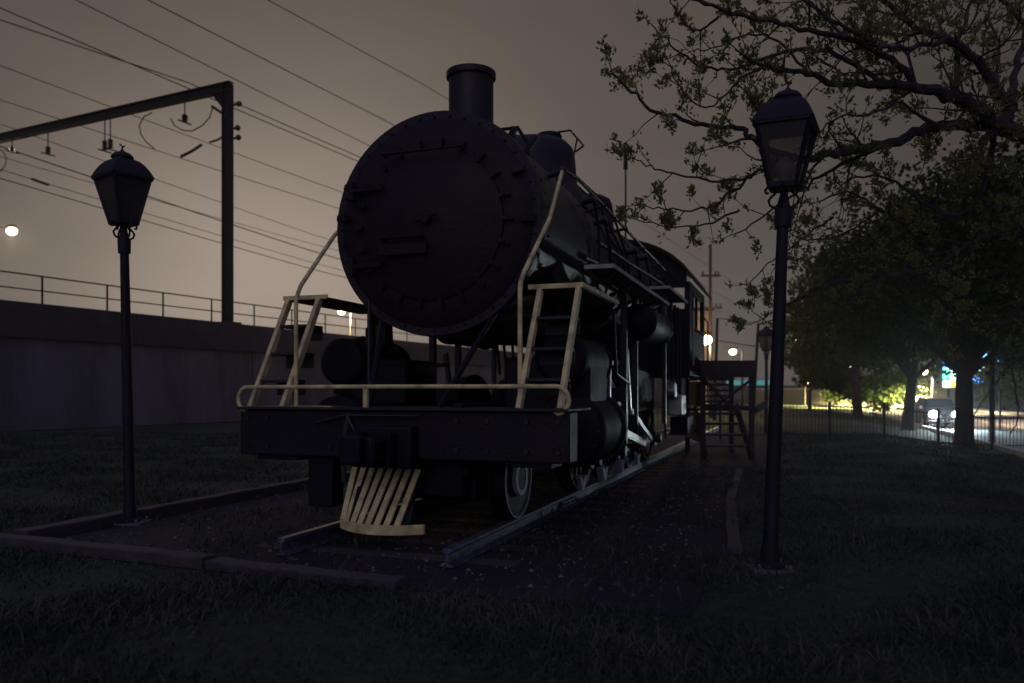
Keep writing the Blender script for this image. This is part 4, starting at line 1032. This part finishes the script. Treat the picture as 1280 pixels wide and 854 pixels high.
def crown_tree(px, py_base, d, crown, n_leaf, lsize, label, trunk_r=.3, mt='leaf_dark', lean=0.0, name='tree', grp='dark trees along the road', base=None):
    """crown: list of (px, py, depth offset, radius m)"""
    b = base if base is not None else W(px, 490, d); b = Vector((b.x, b.y, gz(b.x, b.y)))
    t = thing(name, label, 'tree', b, 0, grp)
    cl = [(W(cx, cy, d + dz) - b, r) for (cx, cy, dz, r) in crown]
    top = sum((c for c, r in cl), Vector()) / len(cl)
    fork = Vector((lean * .8, 0, max(1.6, top.z * .42)))
    m = MB(); m.tube([(0, 0, -.2), (0, 0, .15), (lean * .2, 0, fork.z * .4), fork], [trunk_r * 1.7, trunk_r * 1.15, trunk_r, trunk_r * .9], 14); m.build('trunk', M['bark'], t)
    m = MB()
    for c, r in cl:
        mid = fork.lerp(c, .5) + Vector((random.uniform(-.3, .3), random.uniform(-.3, .3), random.uniform(.0, .5)))
        m.tube([fork - Vector((0, 0, .2)), mid, c], [trunk_r * .55, trunk_r * .3, trunk_r * .08], 8)
        for _ in range(7):
            v = Vector(rng.normal(size=3)).normalized() * r * .95; m.tube([mid.lerp(c, random.random()), c + v * .5, c + v], [trunk_r * .13, trunk_r * .08, .012], 5)
    m.build('limb', M['bark'], t)
    tot = sum(r ** 2 for _, r in cl)
    P_, D_ = [], []
    for c, r in cl:
        k = int(n_leaf * r ** 2 / tot); ncl = max(6, k // 45)
        dirs = rng.normal(size=(ncl, 3)); dirs /= np.linalg.norm(dirs, axis=1, keepdims=True)
        cc = np.array(c) + dirs * (rng.uniform(.25, 1.12, (ncl, 1)) * r) * np.array([1, 1, .8])
        idx = rng.integers(0, ncl, k); rr = r * .20
        p = cc[idx] + rng.normal(size=(k, 3)) * rr * np.array([1, 1, .6]); P_.append(p); D_.append(rng.normal(size=(k, 3)) + np.array([0, 0, -.2]))
    leaves_mesh('crown', np.concatenate(P_), np.concatenate(D_), lsize, M[mt], t)
    return t

crown_tree(1205, 545, 26, [(1120, 318, 0, 2.1), (1190, 280, .5, 2.5), (1250, 250, 1, 2.3), (1290, 320, 0, 2.6), (1225, 335, -1.5, 2.2), (1150, 370, -.5, 1.8), (1090, 365, 1, 1.7), (1275, 385, -1, 1.8), (1215, 385, 1, 1.3), (1330, 260, 1, 2.6), (1330, 400, 0, 2.2)],
           42000, .16, 'broad dark tree with the thickest trunk, nearest to the road', .27)
crown_tree(1135, 530, 36, [(1060, 385, 0, 2.2), (1110, 350, 0, 2.8), (1170, 330, 1, 3.0), (1150, 400, -1, 2.1), (1100, 415, 0, 1.7), (1060, 340, 1, 1.8), (1190, 420, 0, 2.0)],
           24000, .20, 'dark tree with a slim slightly leaning trunk in the middle of the row', .24, lean=.25)
crown_tree(1072, 518, 50, [(1035, 425, 0, 2.1), (1060, 395, 0, 2.9), (1100, 375, 0, 3.0), (1022, 395, 1, 2.0), (1085, 435, 0, 1.7), (1020, 450, 0, 1.2)],
           18000, .26, 'third dark tree farther back with a short forked trunk', .28, lean=-.2)
crown_tree(1012, 512, 60, [(1022, 440, 0, 2.1), (1024, 462, 0, 1.6), (1040, 468, 0, 1.5)], 9000, .28, 'small leafy tree at the left end of the row', .12)
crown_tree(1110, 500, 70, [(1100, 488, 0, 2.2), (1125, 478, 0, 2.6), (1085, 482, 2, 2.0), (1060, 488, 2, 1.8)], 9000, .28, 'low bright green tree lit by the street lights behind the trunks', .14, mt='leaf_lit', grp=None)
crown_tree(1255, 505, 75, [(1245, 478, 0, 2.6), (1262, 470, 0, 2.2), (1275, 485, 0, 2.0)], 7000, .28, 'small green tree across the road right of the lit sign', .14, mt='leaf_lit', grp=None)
crown_tree(1290, 500, 60, [(1290, 430, 0, 3.4), (1330, 400, 0, 4), (1260, 400, 4, 3.2), (1330, 460, 0, 3)], 12000, .28, 'dark tree far across the road at the right edge', .2)

# overhanging tree on the right: trunk outside the frame, long limbs hand laid
TB = Vector((6.95, 8.6, gz(6.95, 8.6)))
tr = thing('overhanging_tree', 'near tree at the upper right whose sprouting branches hang over the lamp', 'tree', TB, 0)
JN = Vector((6.55, 8.9, 4.25))
m = MB(); m.tube([Vector((0, 0, -.2)), Vector((0, 0, .2)), Vector((-.05, .1, 2)), JN - TB], [.36, .27, .23, .20], 16); m.build('trunk', M['bark'], tr)
TW = MB(); LC, LD = [], []
def limb(pix, r0, r1):
    pts = [W(px, py, d) - TB for (px, py, d) in pix]
    # smooth: Catmull-Rom subdivision
    out = []
    for i in range(len(pts) - 1):
        p0, p1, p2, p3 = pts[max(i - 1, 0)], pts[i], pts[i + 1], pts[min(i + 2, len(pts) - 1)]
        for s in range(5):
            t = s / 5; out.append(.5 * ((2 * p1) + (p2 - p0) * t + (2 * p0 - 5 * p1 + 4 * p2 - p3) * t * t + (3 * p1 - p0 - 3 * p2 + p3) * t ** 3) + Vector(rng.normal(size=3)) * .012)
    out.append(pts[-1]); n = len(out)
    rs = [r0 + (r1 - r0) * (i / (n - 1)) ** .8 for i in range(n)]
    m = MB(); m.tube(out, rs, 8); m.build('limb', M['bark'], tr)
    return out, rs
def sprig(p, d, k=6):
    for _ in range(k):
        LC.append(tuple(p + Vector(rng.normal(size=3)) * .022)); v = d * .45 + Vector((0, 0, .5)) + Vector(rng.normal(size=3)) * .55; LD.append(tuple(v))
def twig(p, d, ln, r, depth=0, leafy=1.0):
    n = max(3, int(ln / .11)); pts = [p.copy()]; dd = d.normalized()
    for i in range(n):
        dd = (dd + Vector(rng.normal(size=3)) * .17 + Vector((0, 0, .035))).normalized(); pts.append(pts[-1] + dd * ln / n)
    TW.tube(pts, [r * (1 - .75 * i / n) for i in range(n + 1)], 4, caps=False)
    for i in range(1, n + 1):
        f = i / n
        if depth < 2 and random.random() < (.55 if depth == 0 else .38):
            sd = dd.cross(Vector(rng.normal(size=3))).normalized()
            twig(pts[i], (pts[i] - pts[i - 1]).normalized() * .8 + sd * .75, ln * random.uniform(.30, .55) * (1.1 - .4 * f), r * .55, depth + 1, leafy)
        if random.random() < leafy * (.25 + .6 * f): sprig(pts[i], dd, 5 if depth else 4)
    sprig(pts[-1], dd, 9 if leafy > .5 else 5)
def grow(out, rs, every=.26, ln=(.5, 1.2), leafy=1.0, skip=0.0):
    acc = 0; nn = len(out)
    for i in range(1, len(out)):
        seg = out[i] - out[i - 1]; acc += seg.length
        if i / len(out) < skip: continue
        while acc > every:
            acc -= every; d = seg.normalized(); sd = d.cross(Vector(rng.normal(size=3))).normalized()
            twig(out[i], d * .65 + sd, random.uniform(*ln) * (1 - .55 * (i / nn) ** 2), max(.007, min(rs[i] * .5, .016)), 0, leafy)
    twig(out[-1], (out[-1] - out[-2]).normalized(), .22, rs[-1], 1, leafy)
J = (1375, 195, 8.9)
EXTRA = 1
LIMBS = [
    ([J, (1275, 168, 8.7), (1246, 156, 8.6), (1212, 131, 8.5), (1183, 118, 8.4), (1145, 110, 8.3), (1107, 105, 8.3), (1052, 105, 8.2), (1010, 93, 8.2), (960, 84, 8.1), (930, 70, 8.0)], .105, .014, .9),
    ([(1246, 156, 8.6), (1262, 135, 8.6), (1242, 105, 8.5), (1217, 72, 8.4), (1183, 50, 8.3), (1141, 32, 8.3), (1111, 4, 8.2), (1080, -25, 8.2)], .08, .02, .7),
    ([(1262, 135, 8.6), (1270, 84, 8.8), (1282, 42, 9.0), (1290, -10, 9.1)], .05, .02, .7),
    ([(1275, 168, 8.7), (1246, 158, 8.7), (1204, 156, 8.7), (1158, 160, 8.7), (1120, 177, 8.6), (1077, 186, 8.6), (1044, 194, 8.5), (1000, 197, 8.5), (968, 190, 8.4), (940, 172, 8.4), (922, 160, 8.4), (879, 156, 8.3), (833, 146, 8.3), (803, 128, 8.2), (780, 106, 8.2), (765, 90, 8.2)], .075, .008, .8),
    ([(1120, 177, 8.6), (1099, 187, 8.7), (1044, 209, 8.8), (1001, 238, 8.8), (965, 262, 8.8), (925, 290, 8.8)], .030, .008, .9),
    ([(1000, 197, 8.5), (960, 210, 8.6), (934, 222, 8.6), (900, 252, 8.6), (870, 262, 8.6), (833, 262, 8.6), (800, 256, 8.6)], .022, .006, 1),
    ([(940, 222, 8.6), (900, 226, 8.4), (850, 220, 8.4), (812, 208, 8.4), (795, 200, 8.4)], .016, .006, 1),
    ([(925, 262, 8.7), (890, 278, 8.7), (850, 284, 8.7), (800, 276, 8.7)], .014, .006, 1),
    ([(1145, 110, 8.3), (1115, 75, 8.1), (1060, 48, 8.0), (1000, 36, 7.9), (940, 22, 7.9), (880, 5, 7.9), (850, -10, 7.9)], .04, .012, 1),
    ([(1107, 105, 8.3), (1060, 75, 8.4), (1020, 62, 8.5), (970, 68, 8.5), (920, 86, 8.5), (880, 84, 8.5), (845, 62, 8.5), (818, 34, 8.5)], .03, .007, 1),
    ([(1198, 122, 8.5), (1196, 60, 8.6), (1204, 30, 8.6), (1217, -5, 8.7)], .04, .015, .7),
    ([(1183, 50, 8.3), (1140, 60, 8.0), (1100, 58, 7.9), (1050, 30, 7.8), (1010, 5, 7.8), (985, -20, 7.8)], .03, .012, 1),
    ([(960, 84, 8.1), (930, 95, 8.0), (905, 120, 8.0), (880, 135, 8.0), (850, 110, 8.0), (832, 70, 8.0)], .014, .006, 1),
    ([(1212, 131, 8.5), (1180, 160, 8.3), (1130, 130, 8.2), (1095, 140, 8.1), (1040, 150, 8.0), (1020, 175, 8.0)], .022, .007, .6),
    ([(900, 20, 8.0), (870, 40, 8.1), (850, 20, 8.1), (838, 0, 8.1)], .014, .006, 1),
    ([J, (1320, 230, 9.2), (1280, 280, 9.4), (1209, 308, 9.6), (1170, 336, 9.7), (1110, 343, 9.8), (1050, 350, 9.9), (1000, 372, 10), (975, 395, 10)], .07, .012, .7),
    ([(1209, 308, 9.6), (1150, 290, 9.6), (1100, 262, 9.6), (1060, 240, 9.6), (1030, 250, 9.6)], .03, .01, .9),
    ([(1110, 343, 9.8), (1060, 380, 9.9), (1020, 400, 10), (1000, 385, 10)], .02, .008, .8),
    ([(1246, 158, 8.6), (1238, 200, 8.8), (1222, 250, 9), (1190, 270, 9.1), (1150, 250, 9.2), (1100, 220, 9.2), (1060, 225, 9.2)], .04, .01, .9),
    ([(1280, 280, 9.4), (1290, 350, 9.6), (1260, 400, 9.8), (1210, 410, 9.9), (1180, 440, 10)], .03, .01, .4),
    ([J, (1340, 110, 9.2), (1310, 60, 9.4), (1270, 20, 9.5), (1240, -10, 9.6)], .06, .02, .8),
]
LIMBS += [
    ([(1060, 48, 8.0), (1030, 20, 8.2), (1000, -10, 8.4)], .02, .008, 1),
    ([(1010, 93, 8.2), (970, 50, 8.3), (930, 45, 8.4), (895, 60, 8.4), (870, 62, 8.4)], .015, .006, 1),
    ([(1145, 110, 8.3), (1130, 60, 8.6), (1090, 20, 8.8), (1060, -5, 8.9)], .02, .008, .9),
    ([(1183, 50, 8.3), (1170, 20, 8.6), (1150, -10, 8.8)], .02, .01, .9),
    ([(1242, 105, 8.5), (1250, 60, 8.9), (1235, 20, 9.2), (1250, -10, 9.3)], .02, .01, .9),
    ([(1040, 270, 9.2), (1000, 300, 9.4), (960, 330, 9.5), (935, 355, 9.5)], .014, .006, 1),
    ([(1100, 262, 9.6), (1060, 290, 9.8), (1010, 300, 10), (980, 285, 10)], .015, .006, 1),
    ([(1000, 372, 10), (960, 395, 10), (935, 405, 10)], .010, .005, 1),
]
for pix, r0, r1, lf in LIMBS:
    out, rs = limb(pix, r0, r1)
    grow(out, rs, .24, (.4, 1.05) if r0 > .025 else (.25, .6), lf, .12 if pix[0] == J else .05)
# drooping bare twigs at the right in front of the road
for pix in ([(1290, 440, 14), (1262, 455, 14), (1244, 480, 14), (1220, 515, 14), (1205, 540, 14)], [(1262, 455, 14), (1270, 490, 14), (1273, 520, 14), (1262, 545, 14)]):
    limb(pix, .022, .008)
TW.build('twigs', M['twig'], tr, smooth=False)
leaves_mesh('foliage', np.array(LC), np.array(LD), .052, M['leaf_young'], tr, .4, aspect=.24)
print('leaves', len(LC), 'twig faces', len(TW.f))

# ------------------------------------------------------------------ grass
def blades(name, n, ylo, yhi, hmin, hmax, mt, inside):
    y = ylo + (yhi - ylo) * rng.random(n) ** 1.5
    x = (rng.random(n) * 1.5 - .75) * (y + .6)
    P = []
    inv = np.array([[U.x, U.y], [V.x, V.y]]); rel = np.stack([x - C0.x, y - C0.y], 0); loc = inv @ rel
    ins = (loc[0] > -3.4) & (loc[0] < 2.75) & (loc[1] > -.65)
    pat = np.sin(x * 2.1 + 1.3 * np.sin(y * 1.7)) + np.sin(y * 2.9 + 2 * np.sin(x * 1.1)) + rng.normal(size=n) * .9
    keep = (ins if inside else ~ins) & (pat > (.9 if inside else -.5))
    off_ = x - .354 * y; keep &= (off_ < 5.9)
    x, y = x[keep], y[keep]; n = len(x)
    z = np.array([gz(a, b) for a, b in zip(x, y)])
    c = np.stack([x, y, z], 1); d = rng.normal(size=(n, 3)) * .42; d[:, 2] = 1
    h = rng.uniform(hmin, hmax, (n, 1)) * (.7 + .45 * np.clip(pat[keep], 0, 2))[:, None] * (1 + .5 * (rng.random((n, 1)) < .06))
    s = rng.normal(size=(n, 3)); s[:, 2] = 0; s /= np.linalg.norm(s, axis=1, keepdims=True); wd = .0045 + .0006 * y[:, None]
    mid = c + d * h * .55; tip = c + d * h + np.stack([d[:, 0] * .5, d[:, 1] * .5, -.25 * np.ones(n)], 1) * h
    vs = np.stack([c - s * wd, c + s * wd, mid + s * wd * .8, mid - s * wd * .8, tip], 1).reshape(-1, 3)
    i = np.arange(n) * 5
    faces = [(a, a + 1, a + 2, a + 3) for a in i] + [(a + 3, a + 2, a + 4) for a in i]
    me = bpy.data.meshes.new(name); me.from_pydata(vs.tolist(), [], faces); me.update(); me.materials.append(M[mt])
    o = bpy.data.objects.new(name, me); COL.objects.link(o); return o
o = blades('lawn_grass', 150000, 2.6, 27, .03, .085, 'grassblade', False); tag(o, 'rough short grass over the lawn in front and at the sides', 'grass', kind='stuff')
o = blades('weeds', 26000, 4.5, 16, .03, .10, 'grassblade', True); tag(o, 'sparse dry weeds growing in the cinders of the track bed', 'weeds', kind='stuff')
# loose stones and litter of leaves
m = MB()
for _ in range(2600):
    a = random.uniform(-3.2, 2.6); s = random.uniform(-.4, 9) ** 1; p = T(a, s, .01)
    r = random.uniform(.008, .028); q = [Vector((random.uniform(-1, 1), random.uniform(-1, 1), random.uniform(-.4, .4))).normalized() * r for _ in range(3)]
    top = Vector((0, 0, r * .8)); m.add([p + q[0], p + q[1], p + q[2], p + top], [(0, 1, 3), (1, 2, 3), (2, 0, 3), (2, 1, 0)])
o = m.build('loose_cinders', M['kerb'] if 0 else mat('cinder_stone', (.13, .115, .11), .9, 0, .5, 3, 0), None, smooth=False); tag(o, 'loose stones scattered over the track bed', 'gravel', kind='stuff')
n = 700
y = 2.7 + 8 * rng.random(n) ** 1.4; x = (rng.random(n) * 1.5 - .75) * (y + .6)
o = leaves_mesh('leaf_litter', np.stack([x, y, .02 + .03 * rng.random(n)], 1), np.stack([rng.normal(size=n), rng.normal(size=n), rng.normal(size=n) * .25], 1), .030, leafmat('dead_leaves', (.06, .045, .04), (.11, .09, .08), .1), None, .5)
tag(o, 'dead leaves scattered through the foreground grass', 'leaf litter', kind='stuff')

# ------------------------------------------------------------------ thin haze, added for a bloom around the lights
HAZE = 0.0005
if HAZE:
    m = MB(); m.box(-405, 405, -155, 565, -1.4, 30)
    hz = m.build('haze', bpy.data.materials.new('haze_air'), None, smooth=False)
    hm = hz.data.materials[0]; hm.use_nodes = True; t = hm.node_tree; t.nodes.clear()
    pv = t.nodes.new('ShaderNodeVolumePrincipled'); pv.inputs['Density'].default_value = HAZE; pv.inputs['Color'].default_value = (.9, .9, .92, 1); pv.inputs['Anisotropy'].default_value = .8
    oo = t.nodes.new('ShaderNodeOutputMaterial'); t.links.new(pv.outputs[0], oo.inputs['Volume'])
    tag(hz, 'thin haze added around the whole place for a bloom at the lights', 'haze', kind='stuff')
